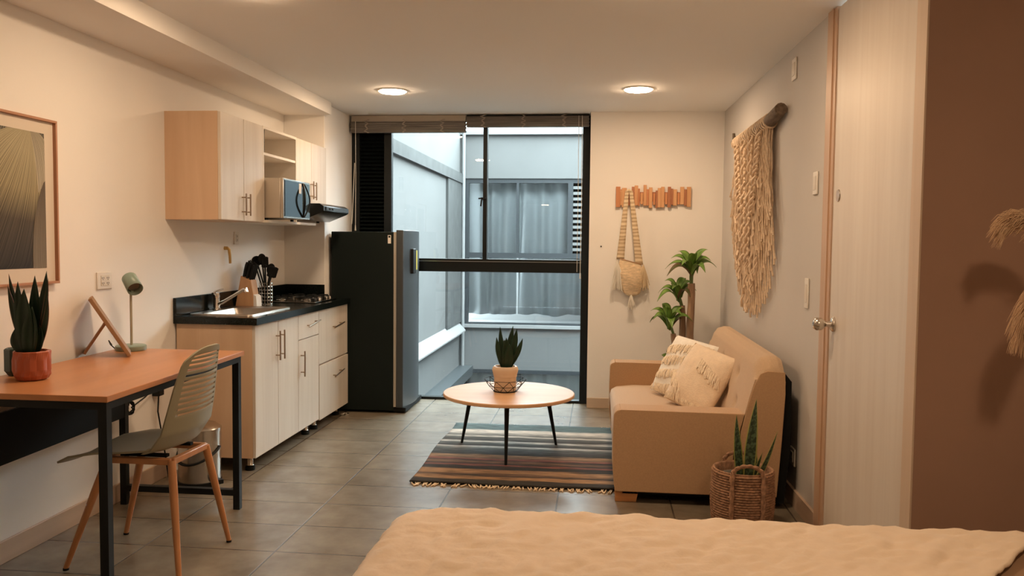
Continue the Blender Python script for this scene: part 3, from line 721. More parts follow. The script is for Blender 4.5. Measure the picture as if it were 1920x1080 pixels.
for i, (nm, dx, dy, zt, r) in enumerate(US):
    t = thing(nm, ulab[nm], 'kitchen utensil', (ux+dx*0.3, uy+dy*0.3, 0.912), group='black utensils in the wire holder')
    a = Vector((ux-dx*0.3, uy-dy, 0.914)); b = Vector((ux+dx, uy+dy-0.01*i, zt-r))
    bm = nb(); tube(bm, [a, a.lerp(b, 0.5), b], [0.005, 0.0055, 0.006], 7); obj('handle', bm, BLK, t)
    bm = nb()
    d_ = (b-a).normalized()
    side = Vector((0.5, -0.85, 0)).cross(d_).normalized(); nrm = d_.cross(side)
    if nm == 'pasta_fork':
        for q in range(-2, 3): tube(bm, [b+d_*0.02+side*q*0.008, b+d_*(0.065)+side*q*0.012+nrm*0.01], 0.0035, 6)
        tube(bm, [b+d_*0.0, b+d_*0.03], [0.008, 0.024], 10, sx=0.4)
    else:
        wv = {'ladle': (1, 1), 'slotted_spoon': (0.85, 1.2), 'spatula': (0.8, 1.3), 'serving_spoon': (0.8, 1.15), 'turner': (0.95, 1.2)}[nm]
        c0 = b+d_*r*0.6
        def fn(u, v, c0=c0, r=r, wv=wv, nm=nm):
            aa = 2*PI*u; rr = v; sq = 1.0 if nm not in ('turner', 'spatula') else 1/max(abs(math.cos(aa)), abs(math.sin(aa)), 0.75)
            return c0+side*r*wv[0]*rr*math.cos(aa)*sq+d_*r*wv[1]*rr*math.sin(aa)*sq - nrm*(r*0.55*(1-rr*rr) if nm in ('ladle',) else r*0.2*(1-rr*rr))
        grid(bm, fn, 18, 4, closed_u=True)
        bmesh.ops.remove_doubles(bm, verts=bm.verts, dist=0.0003)
    obj('head', bm, BLK, t, solid=0.0025)
# hob
hb = thing('gas_hob', 'four-burner steel gas hob set into the worktop beside the fridge', 'stove', (-2.2, 5.95, 0.907))
HX0, HX1, HY0, HY1 = -2.41, -2.01, 5.72, 6.19
obj('hob_plate', bx(HX0, HX1, HY0, HY1, 0.9075, 0.916), mat('dark_steel', (0.22, 0.20, 0.18), 0.22, 1.0), hb, bevel=0.003)
for bx_, by in ((-2.31, 5.83), (-2.12, 5.83), (-2.31, 6.07), (-2.12, 6.07)):
    bm = nb(); lathe(bm, [(0.042, 0.9165), (0.042, 0.922), (0.034, 0.927), (0.034, 0.932)], bx_, by, 20); bu = obj('burner', bm, STEEL, hb)
    bm = nb(); lathe(bm, [(0.03, 0.932), (0.03, 0.938), (0.01, 0.940)], bx_, by, 18); obj('burner_cap', bm, BLK, bu)
    bm = nb()
    for a in range(4):
        an = a*PI/2+PI/4
        tube(bm, [(bx_+0.085*math.cos(an), by+0.085*math.sin(an), 0.916), (bx_+0.085*math.cos(an), by+0.085*math.sin(an), 0.945), (bx_+0.02*math.cos(an), by+0.02*math.sin(an), 0.947)], 0.004, 6)
    tube(bm, [(bx_+0.085*math.cos(q*PI/12), by+0.085*math.sin(q*PI/12), 0.938) for q in range(25)], 0.003, 6)
    obj('pan_support', bm, BLK, hb)
for k in range(4):
    bm = nb(); lathe(bm, [(0.012, 0.9165), (0.012, 0.93), (0.009, 0.934)], -2.045+0.0*k, 5.78+0.115*k, 14)
    obj('control_knob', bm, CHROME if k % 2 else BLK, hb)
# gas tap
bm = nb(); tube(bm, [(XL, 5.21, 1.30), (XL+0.02, 5.21, 1.30), (XL+0.03, 5.215, 1.29), (XL+0.03, 5.225, 1.25), (XL+0.03, 5.23, 1.20)], [0.012, 0.012, 0.010, 0.009, 0.008], 10)
gt = obj('gas_valve', bm, mat('brass', (0.55, 0.36, 0.14), 0.35, 1.0)); tag(gt, 'small brass gas valve sticking out of the kitchen wall', 'valve')

# ------------------------------------------------------------------ wall cabinets
UX = -2.12; UZ0, UZ1 = 1.467, 2.075
U0, U1, U2, U3 = 4.47, 5.06, 5.645, 6.245
c1 = thing('wall_cabinet', 'two-door wall cabinet nearest the desk', 'cabinet', (-2.3, 4.77, UZ0), group='kitchen wall cabinets')
obj('carcass', bx(XL, UX-0.018, U0, U1, UZ0, UZ1), CABS, c1, bevel=0.001)
d = panel('door', c1, U0, 4.775, UZ0, UZ1, x=UX); hbar(d, (UX, 4.745, 1.50), (UX, 4.745, 1.63), (0.028, 0, 0))
d = panel('door', c1, 4.775, U1, UZ0, UZ1, x=UX); hbar(d, (UX, 4.805, 1.50), (UX, 4.805, 1.63), (0.028, 0, 0))
c2 = thing('wall_cabinet', 'open wall cabinet unit holding the microwave', 'cabinet', (-2.3, 5.35, UZ0), group='kitchen wall cabinets')
obj('top_board', bx(XL, UX, U1+0.001, U2-0.001, UZ1-0.016, UZ1), CRM, c2)
obj('shelf', bx(XL, UX-0.004, U1+0.016, U2-0.017, 1.895, 1.911), CRM, c2)
obj('side_board', bx(XL, UX, U2-0.017, U2-0.001, UZ0+0.016, UZ1-0.016), CRM, c2)
obj('side_board', bx(XL, UX, U1+0.001, U1+0.016, UZ0+0.016, UZ1-0.016), CRM, c2)
obj('back_board', bx(XL, XL+0.006, U1+0.016, U2-0.017, UZ0+0.016, UZ1-0.016), CRM, c2)
obj('bottom_board', bx(XL, UX+0.03, U1+0.001, 5.95, UZ0, UZ0+0.016), CRM, c2)
c3 = thing('wall_cabinet', 'shorter two-door wall cabinet above the extractor hood', 'cabinet', (-2.3, 5.95, 1.62), group='kitchen wall cabinets')
obj('carcass', bx(XL, UX-0.018, U2, U3, 1.622, UZ1-0.002), CRM, c3, bevel=0.001)
d = panel('door', c3, U2, 5.945, 1.622, UZ1, x=UX); hbar(d, (UX, 5.915, 1.66), (UX, 5.915, 1.79), (0.028, 0, 0))
d = panel('door', c3, 5.945, U3+0.03, 1.622, UZ1, x=UX); hbar(d, (UX, 5.975, 1.655), (UX, 5.975, 1.785), (0.028, 0, 0))
# hood
h = thing('extractor_hood', 'black slim extractor hood below the right wall cabinet', 'extractor hood', (-2.2, 5.95, 1.5))
bm = nb(); prism(bm, [(-2.44, 1.50), (-2.08, 1.50), (-1.945, 1.555), (-1.93, 1.565), (-1.93, 1.60), (-1.96, 1.618), (-2.44, 1.618)], 'Y', 5.655, 6.235)
obj('hood_body', bm, mat('hood_black', (0.015, 0.017, 0.018), 0.25, 0.2), h, bevel=0.003)
obj('control_strip', bx(-1.9305, -1.925, 5.70, 6.22, 1.57, 1.596), mat('dark_grey_strip', (0.06, 0.065, 0.07), 0.25, 0.5), h)
for k in range(2):
    bm = nb(); tube(bm, [(-1.925, 5.78+0.06*k, 1.583), (-1.919, 5.78+0.06*k, 1.583)], 0.007, 12); obj('button', bm, BLK, h)
bm = nb(); lathe(bm, [(0.012, 1.488), (0.012, 1.50)], -2.12, 6.08, 12); obj('screw_foot', bm, BLK, h)
# microwave
mw = thing('microwave', 'silver microwave with a mirrored door and arched handle on the open shelf', 'microwave', (-2.2, 5.33, 1.483))
MY0, MY1, MZ0, MZ1, MX = 5.09, 5.57, 1.497, 1.752, -2.0
obj('housing', bx(-2.42, MX-0.02, MY0, MY1, MZ0, MZ1), mat('silver_paint', (0.62, 0.56, 0.48), 0.35, 0.6), mw, bevel=0.004)
obj('front_frame', bx(MX-0.02, MX, MY0, MY1, MZ0, MZ1), STEEL, mw, bevel=0.003)
dr = obj('door_glass', bx(MX, MX+0.004, MY0+0.02, MY0+0.33, MZ0+0.012, MZ1-0.012), mat('mirror_glass', (0.10, 0.14, 0.17), 0.08, 0.9), mw)
obj('control_panel', bx(MX, MX+0.004, MY0+0.35, MY1-0.01, MZ0+0.012, MZ1-0.012), mat('panel_glass', (0.16, 0.22, 0.24), 0.1, 0.8), mw)
bm = nb(); tube(bm, [(MX+0.006+0.028*math.sin(PI*k/12), MY0+0.335-0.04*math.sin(PI*k/12), MZ0+0.015+(MZ1-MZ0-0.03)*k/12) for k in range(13)], 0.007, 8); obj('handle', bm, BLK, mw)
bm = nb(); tube(bm, [(MX+0.006+0.02*math.sin(PI*k/12), MY0+0.355+0.055*math.sin(PI*k/12), MZ0+0.015+(MZ1-MZ0-0.03)*k/12) for k in range(13)], 0.005, 8); obj('trim_arc', bm, BLK, mw)
obj('energy_sticker', bx(MX+0.004, MX+0.0046, MY0+0.265, MY0+0.31, MZ1-0.085, MZ1-0.018), WPL, dr)
for k, (a, b) in enumerate(((-2.40, 5.11), (-2.40, 5.55), (-2.12, 5.11), (-2.12, 5.55))):
    bm = nb(); lathe(bm, [(0.012, 1.483), (0.012, 1.497)], a, b, 10); obj('foot', bm, BLK, mw)
bm = nb()
for k in range(8): box(bm, -2.38, -2.32, MY0-0.001, MY0+0.0005, MZ0+0.03+0.014*k, MZ0+0.036+0.014*k)
obj('vent_slots', bm, BLKM, mw)
for k, z in enumerate((0, 0.075)):
    bm = nb(); lathe(bm, [(0.024, 1.912+z), (0.027, 1.985+z)], -2.16, 5.115, 20, True, False)
    gl = obj('drinking_glass', bm, CLEAR, solid=0.002); tag(gl, ('clear drinking glass on the open shelf, lower of the two stacked' if k == 0 else 'clear drinking glass stacked on top of another on the open shelf'), 'glass')
    if k: gl.location.z += 0.0

# ------------------------------------------------------------------ fridge
fr = thing('refrigerator', 'tall dark grey refrigerator beside the kitchen worktop', 'refrigerator', (-1.85, 6.6, 0))
FY0, FY1 = 6.335, 6.93
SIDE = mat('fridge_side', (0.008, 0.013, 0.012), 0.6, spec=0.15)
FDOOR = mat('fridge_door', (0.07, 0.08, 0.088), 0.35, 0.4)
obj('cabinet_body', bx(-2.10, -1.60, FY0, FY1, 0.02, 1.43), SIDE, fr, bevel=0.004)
obj('gasket', bx(-1.60, -1.578, FY0+0.006, FY1-0.006, 0.05, 1.43), mat('grey_gasket', (0.42, 0.38, 0.32), 0.5), fr)
bm = nb(); pts = [(-1.578, FY0), (-1.545, FY0), (-1.525, FY0+0.012)] + [(-1.525+0.035*math.sin(PI*(k+1)/13), FY0+0.012+(FY1-FY0-0.024)*(k+1)/13) for k in range(12)] + [(-1.525, FY1-0.012), (-1.545, FY1), (-1.578, FY1)]
prism(bm, pts, 'Z', 0.045, 1.445)
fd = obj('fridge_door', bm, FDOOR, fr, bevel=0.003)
bm = nb(); box(bm, -1.51, -1.478, 6.50, 6.60, 1.10, 1.30); hn = obj('handle', bm, BLK, fd, bevel=0.006)
obj('energy_label', bx(-1.4925, -1.4775, 6.601, 6.640, 1.13, 1.285), mat('yellow_label', (0.70, 0.62, 0.10), 0.5), fd)
obj('badge', bx(-1.5025, -1.499, 6.50, 6.56, 1.385, 1.395), STEEL, fd)
obj('base_grille', bx(-1.60, -1.50, FY0+0.01, FY1-0.01, 0.012, 0.044), BLKM, fr)
obj('side_label', bx(-1.645, -1.62, FY0-0.001, FY0, 1.34, 1.405), WPL, fr)
obj('label_mark', bx(-1.64, -1.625, FY0-0.0015, FY0-0.001, 1.385, 1.40), BLKM, fr)
for x, y in ((-2.05, 6.40), (-1.62, 6.40), (-2.05, 6.88), (-1.62, 6.88)):
    bm = nb(); lathe(bm, [(0.02, 0.0), (0.02, 0.02)], x, y, 10); obj('foot', bm, BLKM, fr)
bm = nb(); tube(bm, [(-1.935, 6.20, 0), (-1.935, 6.20, 0.018), (-1.935, 6.20, 0.022)], [0.022, 0.022, 0.012], 12); tube(bm, [(-1.98, 6.19, 0.012), (-1.93, 6.2, 0.014)], 0.011, 10)
tag(obj('pipe_cap', bm, CHROME), 'small shiny pipe cap on the floor at the foot of the fridge', 'pipe cap')

# ------------------------------------------------------------------ desk
dk = thing('desk', 'orange wood desk on a black metal frame against the left wall', 'desk', (-2.08, 3.35, 0))
def dkx(y, x): return x-(y-2.72)*0.041       # slightly turned off the wall
DT = 0.797
def dpr(bm, x0, x1, y0, y1, z0, z1):
    prism(bm, [(dkx(y0, x0), y0), (dkx(y0, x1), y0), (dkx(y1, x1), y1), (dkx(y1, x0), y1)], 'Z', z0, z1)
bm = nb(); dpr(bm, -2.375, -1.715, 2.72, 3.97, DT-0.022, DT); obj('desktop', bm, DESKW, dk, bevel=0.002)
for x0, y0 in ((-1.76, 2.735), (-2.36, 2.735), (-1.76, 3.92), (-2.36, 3.92)):
    bm = nb(); dpr(bm, x0, x0+0.033, y0, y0+0.033, 0, DT-0.052); obj('leg', bm, BLK, dk, smooth=False)
bm = nb(); dpr(bm, -1.76, -1.727, 2.735, 3.953, DT-0.052, DT-0.022); obj('side_rail', bm, BLK, dk, smooth=False)
bm = nb(); dpr(bm, -2.36, -2.327, 2.735, 3.953, DT-0.052, DT-0.022); obj('side_rail', bm, BLK, dk, smooth=False)
for y0 in (2.735, 3.92):
    bm = nb(); dpr(bm, -2.327, -1.76, y0, y0+0.033, DT-0.052, DT-0.022); obj('end_rail', bm, BLK, dk, smooth=False)
    bm = nb(); dpr(bm, -2.327, -1.76, y0, y0+0.033, 0.07, 0.10); obj('stretcher', bm, BLK, dk, smooth=False)
bm = nb(); dpr(bm, -2.345, -2.33, 2.77, 3.92, 0.45, 0.66); obj('modesty_panel', bm, BLKM, dk, smooth=False)
# cable coil and plug below the desk
bm = nb(); pts = []
for k in range(60):
    a = k/59*6*PI; pts.append((XL+0.03+0.012*math.sin(k*0.7), 4.03+0.03*math.cos(a), 0.475+0.035*math.sin(a)))
tube(bm, pts, 0.004, 6); tube(bm, [(XL+0.03, 4.06, 0.475), (XL+0.02, 4.2, 0.5), (XL+0.02, 4.28, 0.53)], 0.004, 6)
tag(obj('power_cable', bm, BLK), 'coiled black power cable hanging by the far desk leg', 'cable')
ad = thing('power_adapter', 'black plug adapter in the wall behind the chair', 'power adapter', (XL, 4.33, 0.50))
obj('adapter_body', bx(XL+0.001, XL+0.045, 4.30, 4.355, 0.485, 0.60), BLK, ad, bevel=0.005)
bm = nb(); tube(bm, [(XL+0.03, 4.32, 0.486), (XL+0.03, 4.31, 0.40), (XL+0.04, 4.35, 0.2), (XL+0.06, 4.36, 0.02)], 0.004, 6); obj('cord', bm, BLK, ad)

# chair
ch = thing('desk_chair', 'sage plastic chair with slotted back and wooden legs tucked at the desk', 'chair', (-1.88, 3.29, 0))
YC = 3.29
top = {0: (-1.715, 3.155), 1: (-1.705, 3.425), 2: (-1.99, 3.155), 3: (-1.99, 3.425)}
bot = {0: (-1.625, 3.035), 1: (-1.632, 3.49), 2: (-2.145, 3.10), 3: (-2.137, 3.52)}
for k in range(4):
    a, b = top[k], bot[k]
    bm = nb(); tube(bm, [(a[0], a[1], 0.452), (a[0]+(b[0]-a[0])*0.3, a[1]+(b[1]-a[1])*0.3, 0.32), (b[0], b[1], 0.008)], [0.0165, 0.0165, 0.0105], 14)
    lg = obj('leg', bm, LEGW, ch)
    bm = nb(); tube(bm, [(b[0], b[1], 0.0), (b[0], b[1], 0.009)], 0.0115, 12); obj('foot_cap', bm, BLKM, lg)
bm = nb()
for a, b in ((0, 1), (1, 3), (3, 2), (2, 0)): bar(bm, (*top[a], 0.450), (*top[b], 0.450), 0.026, 0.026)
obj('seat_frame', bm, LEGW, ch, bevel=0.004)
def shell(u, v):
    """v 0..1: front lip to top of the back; u -1..1 across"""
    prof = [(-2.185, 0.425), (-2.12, 0.452), (-2.0, 0.470), (-1.88, 0.474), (-1.78, 0.480), (-1.715, 0.505), (-1.672, 0.57), (-1.655, 0.66), (-1.640, 0.75), (-1.622, 0.84), (-1.600, 0.915)]
    wid = [0.175, 0.20, 0.215, 0.218, 0.218, 0.216, 0.212, 0.200, 0.182, 0.158, 0.118]
    t = v*(len(prof)-1); i = min(int(t), len(prof)-2); f = t-i
    x = prof[i][0]*(1-f)+prof[i+1][0]*f; z = prof[i][1]*(1-f)+prof[i+1][1]*f; wd = wid[i]*(1-f)+wid[i+1]*f
    uu = u
    cup = uu*uu
    if v < 0.45: x2, z2 = x, z+0.035*cup*(0.4+v*1.2)
    else: x2, z2 = x-0.055*cup*(1.2-0.6*v), z+0.02*cup*max(0, 0.7-v)
    if v > 0.93: z2 -= 0.03*abs(uu)**3*((v-0.93)/0.07)
    return (x2, YC+wd*uu, z2)
NU, NV = 20, 80
def sk_(i, j):
    v = j/NV
    return 0.66 < v < 0.965 and 2 <= i <= NU-3 and (j % 2 == 0)
bm = nb(); grid(bm, lambda u, v: shell(2*u-1, v), NU, NV, skip=sk_)
obj('seat_shell', bm, CHAIRP, ch, solid=0.008, bevel=0.002, offset=0)
bm = nb()
for dy in (-0.10, 0.10): box(bm, -1.95, -1.75, YC+dy-0.012, YC+dy+0.012, 0.46, 0.472)
obj('seat_mount', bm, BLKM, ch)

# bin
bn = thing('pedal_bin', 'chrome pedal bin on the floor beside the base cabinet', 'trash bin', (-2.19, 4.33, 0))
bm = nb(); lathe(bm, [(0.112, 0.02), (0.115, 0.30)], -2.19, 4.33, 32); obj('bin_body', bm, STEEL, bn)
bm = nb(); lathe(bm, [(0.117, 0.0), (0.117, 0.025), (0.112, 0.028)], -2.19, 4.33, 32); obj('base_ring', bm, BLK, bn)
bm = nb(); lathe(bm, [(0.117, 0.30), (0.117, 0.315), (0.09, 0.335), (0.02, 0.343)], -2.19, 4.33, 32); obj('lid', bm, STEEL, bn)
bm = nb(); tube(bm, [(-2.19+0.119*math.cos(a), 4.33+0.119*math.sin(a), 0.20-0.05*math.sin(-a-0.2)*1.4) for a in [PI+PI*k/16 for k in range(17)]], 0.006, 6); obj('carry_handle', bm, BLK, bn)
bm = nb(); prism(bm, [(-2.11, 4.27), (-2.03, 4.22), (-2.01, 4.245), (-2.09, 4.30)], 'Z', 0.03, 0.055); obj('pedal', bm, BLK, bn, bevel=0.004)

# desk lamp
ZD = DT+0.0005
dl = thing('desk_lamp', 'sage green metal desk lamp with a tilted cylinder shade', 'lamp', (-2.33, 3.90, ZD))
lx, ly = -2.325, 3.895
bm = nb(); lathe(bm, [(0.070, ZD), (0.073, ZD+0.004), (0.073, ZD+0.022), (0.068, ZD+0.026)], lx, ly, 36); obj('base', bm, SAGE, dl)
bm = nb(); tube(bm, [(lx+0.004, ly, ZD+0.026), (lx+0.004, ly, ZD+0.295)], 0.0062, 10); obj('pole', bm, mat('sage_pole', (0.40, 0.37, 0.27), 0.4), dl)
ax = Vector((0.62, -0.52, -0.52)).normalized(); c0 = Vector((lx+0.012, ly, ZD+0.333))
bm = nb(); tube(bm, [c0-ax*0.050, c0-ax*0.047, c0+ax*0.048], [0.030, 0.036, 0.038], 28, cap=False)
bm.faces.ensure_lookup_table()
u_, v_ = frame_of(ax)
rg = [v for v in bm.verts if (v.co-(c0-ax*0.050)).dot(ax) < 0.001]
bmesh.ops.contextual_create(bm, geom=[e for e in bm.edges if all(v in rg for v in e.verts)])
sh = obj('lamp_shade', bm, SAGE, dl, solid=0.002)
bm = nb(); tube(bm, [c0-ax*0.03, c0+ax*0.025], [0.016, 0.026], 16); obj('bulb', bm, mat('unlit_bulb', (0.07, 0.09, 0.08), 0.2), sh)
bm = nb(); tube(bm, [c0-ax*0.0+Vector((-0.005, 0, -0.05)), c0+Vector((0, 0, -0.02))], 0.008, 8); obj('joint', bm, SAGE, dl)
bm = nb(); tube(bm, [(lx-0.07, ly-0.02, ZD+0.006), (lx-0.09, ly-0.03, ZD+0.03), (lx-0.095, ly-0.035, ZD+0.05), (lx-0.085, ly-0.045, ZD+0.045), (lx-0.07, ly-0.05, ZD+0.03)], 0.003, 6); obj('cord', bm, BLK, dl)

# picture frame / mirror on the desk, seen edge-on
pf = thing('photo_stand', 'small wooden picture stand seen edge-on on the desk', 'picture stand', (-2.30, 3.66, ZD))
# front board leans back towards -X; long direction along Y is short
A = Vector((-2.178, 3.65, ZD+0.012)); B = Vector((-2.345, 3.61, ZD+0.280))
dY = Vector((-0.085, 0.14, 0))
bm = nb()
def slabq(bm, A, B, w, t):
    d = (B-A).normalized(); n = d.cross(w.normalized())
    P = [A, A+w, B+w, B]
    a = [bm.verts.new(p) for p in P]; b = [bm.verts.new(p+n*t) for p in P]
    bm.faces.new(a); bm.faces.new(list(reversed(b)))
    for k in range(4): bm.faces.new((a[k], a[(k+1) % 4], b[(k+1) % 4], b[k]))
slabq(bm, A, B, dY, 0.018); obj('board', bm, FRW, pf, bevel=0.002)
bm = nb(); M_ = A.lerp(B, 0.55)+dY*0.15
slabq(bm, Vector((-2.40, 3.64, ZD+0.008)), M_+Vector((-0.012, 0, 0)), dY*0.6, 0.012); obj('easel_leg', bm, FRW, pf, bevel=0.001)

# ------------------------------------------------------------------ snake plants
LDK = mat_leaf('dark_leaf', (0.006, 0.022, 0.010), (0.012, 0.045, 0.020), (0.02, 0.05, 0.02), 0.0)
LRED = mat_leaf('dark_leaf_edged', (0.010, 0.028, 0.012), (0.02, 0.05, 0.022), (0.16, 0.06, 0.03), 0.07)
LSN = mat_leaf('snake_leaf', (0.018, 0.04, 0.02), (0.09, 0.15, 0.08), (0.36, 0.36, 0.10), 0.09, 1)
LGR = mat_leaf('dracaena_leaf', (0.07, 0.16, 0.025), (0.22, 0.38, 0.07), (0.10, 0.18, 0.03), 0.12)
LBR = mat_leaf('dry_leaf', (0.06, 0.07, 0.02), (0.10, 0.11, 0.03), (0.14, 0.07, 0.04), 0.2)
def leafmesh(bm, base, tip, w, face, bend=(0, 0, 0), cup=0.15, n=14, peak=0.4, base_w=0.55):
    base, tip, face, bend = Vector(base), Vector(tip), Vector(face), Vector(bend)
    d = (tip-base); side = d.cross(face)
    if side.length < 1e-5: side = Vector((1, 0, 0))
    side.normalize(); nr = side.cross(d.normalized())
    def fn(u, v):
        c = base+d*v+bend*(4*v*(1-v))*0.5
        if v < peak: wd = base_w+(1-base_w)*math.sin(v/peak*PI/2)
        else: wd = max(0.02, 1-((v-peak)/(1-peak))**1.8)
        s = 2*u-1
        return c+side*s*w/2*wd+nr*cup*w*wd*(s*s)
    grid(bm, fn, 4, n, uv=True)
def add_leaf(par, name='leaf', m=None, **k):
    bm = nb(); leafmesh(bm, **k); return obj(name, bm, m or LDK, par, solid=0.0018, ang=80)
# terracotta pot plant on desk
tp = thing('potted_snake_plant', 'dark snake plant in a fluted terracotta pot on the desk', 'potted plant', (-2.19, 3.03, ZD))
tx, ty = -2.208, 3.01
def flute(r, z, a): return r*(1+0.09*abs(((a*9/(2*PI)+(0.5 if int((z-ZD)/0.04) % 2 else 0)) % 1)-0.5)*2-0.045)
bm = nb(); lathe(bm, [(0.045, ZD), (0.055, ZD+0.004), (0.064, ZD+0.02), (0.066, ZD+0.041), (0.066, ZD+0.079), (0.065, ZD+0.11), (0.062, ZD+0.114), (0.055, ZD+0.114), (0.054, ZD+0.09)], tx, ty, 72, True, False, flute)
obj('pot', bm, TERR, tp, smooth=False)
bm = nb(); lathe(bm, [(0.054, ZD+0.096), (0.02, ZD+0.10)], tx, ty, 24); obj('soil', bm, SOIL, tp)
zb = ZD+0.095
for (dx, dy, zt, w_, bxo, byo) in ((-0.095, 0.0, 0.30, 0.034, -0.02, 0.0), (-0.105, 0.02, 0.345, 0.036, -0.02, 0.01), (-0.045, -0.01, 0.315, 0.055, -0.01, -0.02), (0.005, 0.02, 0.34, 0.056, 0.0, 0.02), (0.055, 0.02, 0.36, 0.05, 0.01, 0.02), (0.075, 0.0, 0.33, 0.026, 0.025, 0.0),
                                   (0.08, -0.01, 0.255, 0.03, 0.03, 0.0), (0.045, -0.01, 0.13, 0.035, 0.03, -0.01), (-0.012, -0.02, 0.285, 0.075, 0.0, -0.03), (-0.05, -0.02, 0.12, 0.05, -0.03, -0.02), (0.02, -0.02, 0.21, 0.07, 0.01, -0.03)):
    add_leaf(tp, m=LRED if abs(dx) > 0.07 else LDK, base=(tx+bxo*0.6, ty+byo*0.6, zb), tip=(tx+dx, ty+dy, zb+zt*0.92), w=w_*0.88, face=(0.2, -1, 0.1), bend=(bxo*0.8, byo*0.5, 0), peak=0.45)
# dark planter behind
dp = thing('dark_planter', 'small black-green faceted planter behind the terracotta pot', 'planter', (-2.30, 3.14, ZD))
bm = nb(); lathe(bm, [(0.038, ZD), (0.052, ZD+0.02), (0.052, ZD+0.105), (0.047, ZD+0.11), (0.042, ZD+0.10)], -2.335, 3.105, 8, True, False); obj('pot', bm, DKGR, dp, smooth=False)
bm = nb(); lathe(bm, [(0.042, ZD+0.09), (0.01, ZD+0.093)], -2.335, 3.105, 12); obj('soil', bm, SOIL, dp)

# ------------------------------------------------------------------ rug
RX0_, RX1_, RY0_, RY1_ = -1.04, 0.16, 4.49, 6.0
rg_ = thing('striped_rug', 'woven striped rug under the coffee table', 'rug', ((RX0_+RX1_)/2, (RY0_+RY1_)/2, 0))
def rfn(u, v):
    x = RX0_+(RX1_-RX0_)*u; y = RY0_+(RY1_-RY0_)*v
    return (x+0.008*math.sin(v*9), y+0.006*math.sin(u*8+v*3), 0.009+0.0015*noise.noise(Vector((x*3, y*3, 0))))
bm = nb(); grid(bm, rfn, 40, 50); obj('rug_weave', bm, mat_rug(), rg_, solid=0.008, offset=-1)
bm = nb()
rr = random.Random(4)
for k in range(110):
    x = RX0_+(RX1_-RX0_)*(k+rr.random()*0.8)/110; l = 0.032+0.022*rr.random(); dx = rr.uniform(-0.03, 0.03)
    if rr.random() < 0.3: continue
    tube(bm, [(x, RY0_+0.004, 0.006), (x+dx*0.4, RY0_-l*0.5, 0.005), (x+dx, RY0_-l, 0.004)], [0.003, 0.0038, 0.0045], 5)
    if rr.random() < 0.5: tube(bm, [(x+dx, RY1_, 0.006), (x+dx*0.4, RY1_+l, 0.004)], [0.0022, 0.003], 5)
fo = obj('fringe', bm, mat('fringe_yarn', (0.80, 0.64, 0.46), 0.95), rg_); fo['kind'] = 'stuff'

# ------------------------------------------------------------------ coffee table
ct = thing('coffee_table', 'round wooden coffee table on three thin black legs', 'coffee table', (-0.555, 5.16, 0.01))
tcx, tcy, TR, TZ = -0.555, 5.16, 0.415, 0.41
bm = nb(); lathe(bm, [(TR-0.006, TZ-0.022), (TR, TZ-0.018), (TR, TZ-0.004), (TR-0.004, TZ)], tcx, tcy, 96); obj('tabletop', bm, TABW, ct)
for (x, y) in ((-0.895, 5.40), (-0.54, 4.885), (-0.265, 5.43)):
    dx, dy = tcx-x, tcy-y
    bm = nb(); tube(bm, [(x+dx*0.22, y+dy*0.22, TZ-0.022), (x, y, 0.0115)], [0.016, 0.0085], 14); obj('leg', bm, BLK, ct)
# wire basket
wbk = thing('wire_basket', 'black geometric wire basket on the coffee table', 'wire basket', (-0.585, 5.2, TZ))
bxx, byy = -0.583, 5.19
bm = nb(); ZW = TZ+0.003
n = 10
lo = [(bxx+0.075*math.cos(2*PI*k/n), byy+0.075*math.sin(2*PI*k/n), ZW) for k in range(n)]
mi = [(bxx+0.105*math.cos(2*PI*(k+0.5)/n), byy+0.105*math.sin(2*PI*(k+0.5)/n), ZW+0.035) for k in range(n)]
hi = [(bxx+0.135*math.cos(2*PI*k/n), byy+0.135*math.sin(2*PI*k/n), ZW+0.075) for k in range(n)]
for k in range(n):
    k2 = (k+1) % n
    for a, b in ((lo[k], lo[k2]), (mi[k], mi[k2]), (hi[k], hi[k2]), (lo[k], mi[k]), (lo[k2], mi[k]), (mi[k], hi[k]), (mi[k], hi[k2])):
        tube(bm, [a, b], 0.0018, 6)
obj('wire_mesh', bm, BLK, wbk)
bm = nb(); lathe(bm, [(0.076, TZ+0.0008), (0.076, TZ+0.004)], bxx, byy, 20); obj('base_plate', bm, BLK, wbk)
cp = thing('small_snake_plant', 'small dark snake plant in a cream ribbed pot inside the wire basket', 'potted plant', (bxx, byy, TZ+0.005))
zz = TZ+0.0045
bm = nb(); lathe(bm, [(0.066, zz), (0.070, zz+0.01), (0.070, zz+0.085), (0.073, zz+0.09), (0.075, zz+0.095), (0.074, zz+0.10), (0.079, zz+0.115), (0.084, zz+0.135), (0.080, zz+0.148), (0.072, zz+0.157), (0.064, zz+0.157), (0.062, zz+0.14)], bxx, byy, 48, True, False)
obj('pot', bm, CERA, cp)
bm = nb(); lathe(bm, [(0.062, zz+0.143), (0.02, zz+0.146)], bxx, byy, 24); obj('soil', bm, SOIL, cp)
zb = zz+0.143
for dx, dy, zt, w_, o_ in ((-0.045, 0.0, 0.265, 0.036, -0.02), (-0.065, -0.01, 0.20, 0.036, -0.03), (0.035, 0.01, 0.27, 0.045, 0.0), (0.062, 0, 0.255, 0.045, 0.02), (0.10, 0.0, 0.195, 0.035, 0.03), (-0.055, -0.01, 0.085, 0.012, -0.03), (0.0, -0.02, 0.20, 0.055, 0.0), (0.02, -0.02, 0.16, 0.06, 0.01), (-0.02, 0.01, 0.18, 0.055, -0.01)):
    add_leaf(cp, base=(bxx+0.006+o_*0.5, byy+dy, zb), tip=(bxx+0.01+dx, byy+dy*2, zb+zt), w=w_, face=(0.1, -1, 0.1), bend=(o_*0.6, 0, 0), peak=0.5, base_w=0.7)

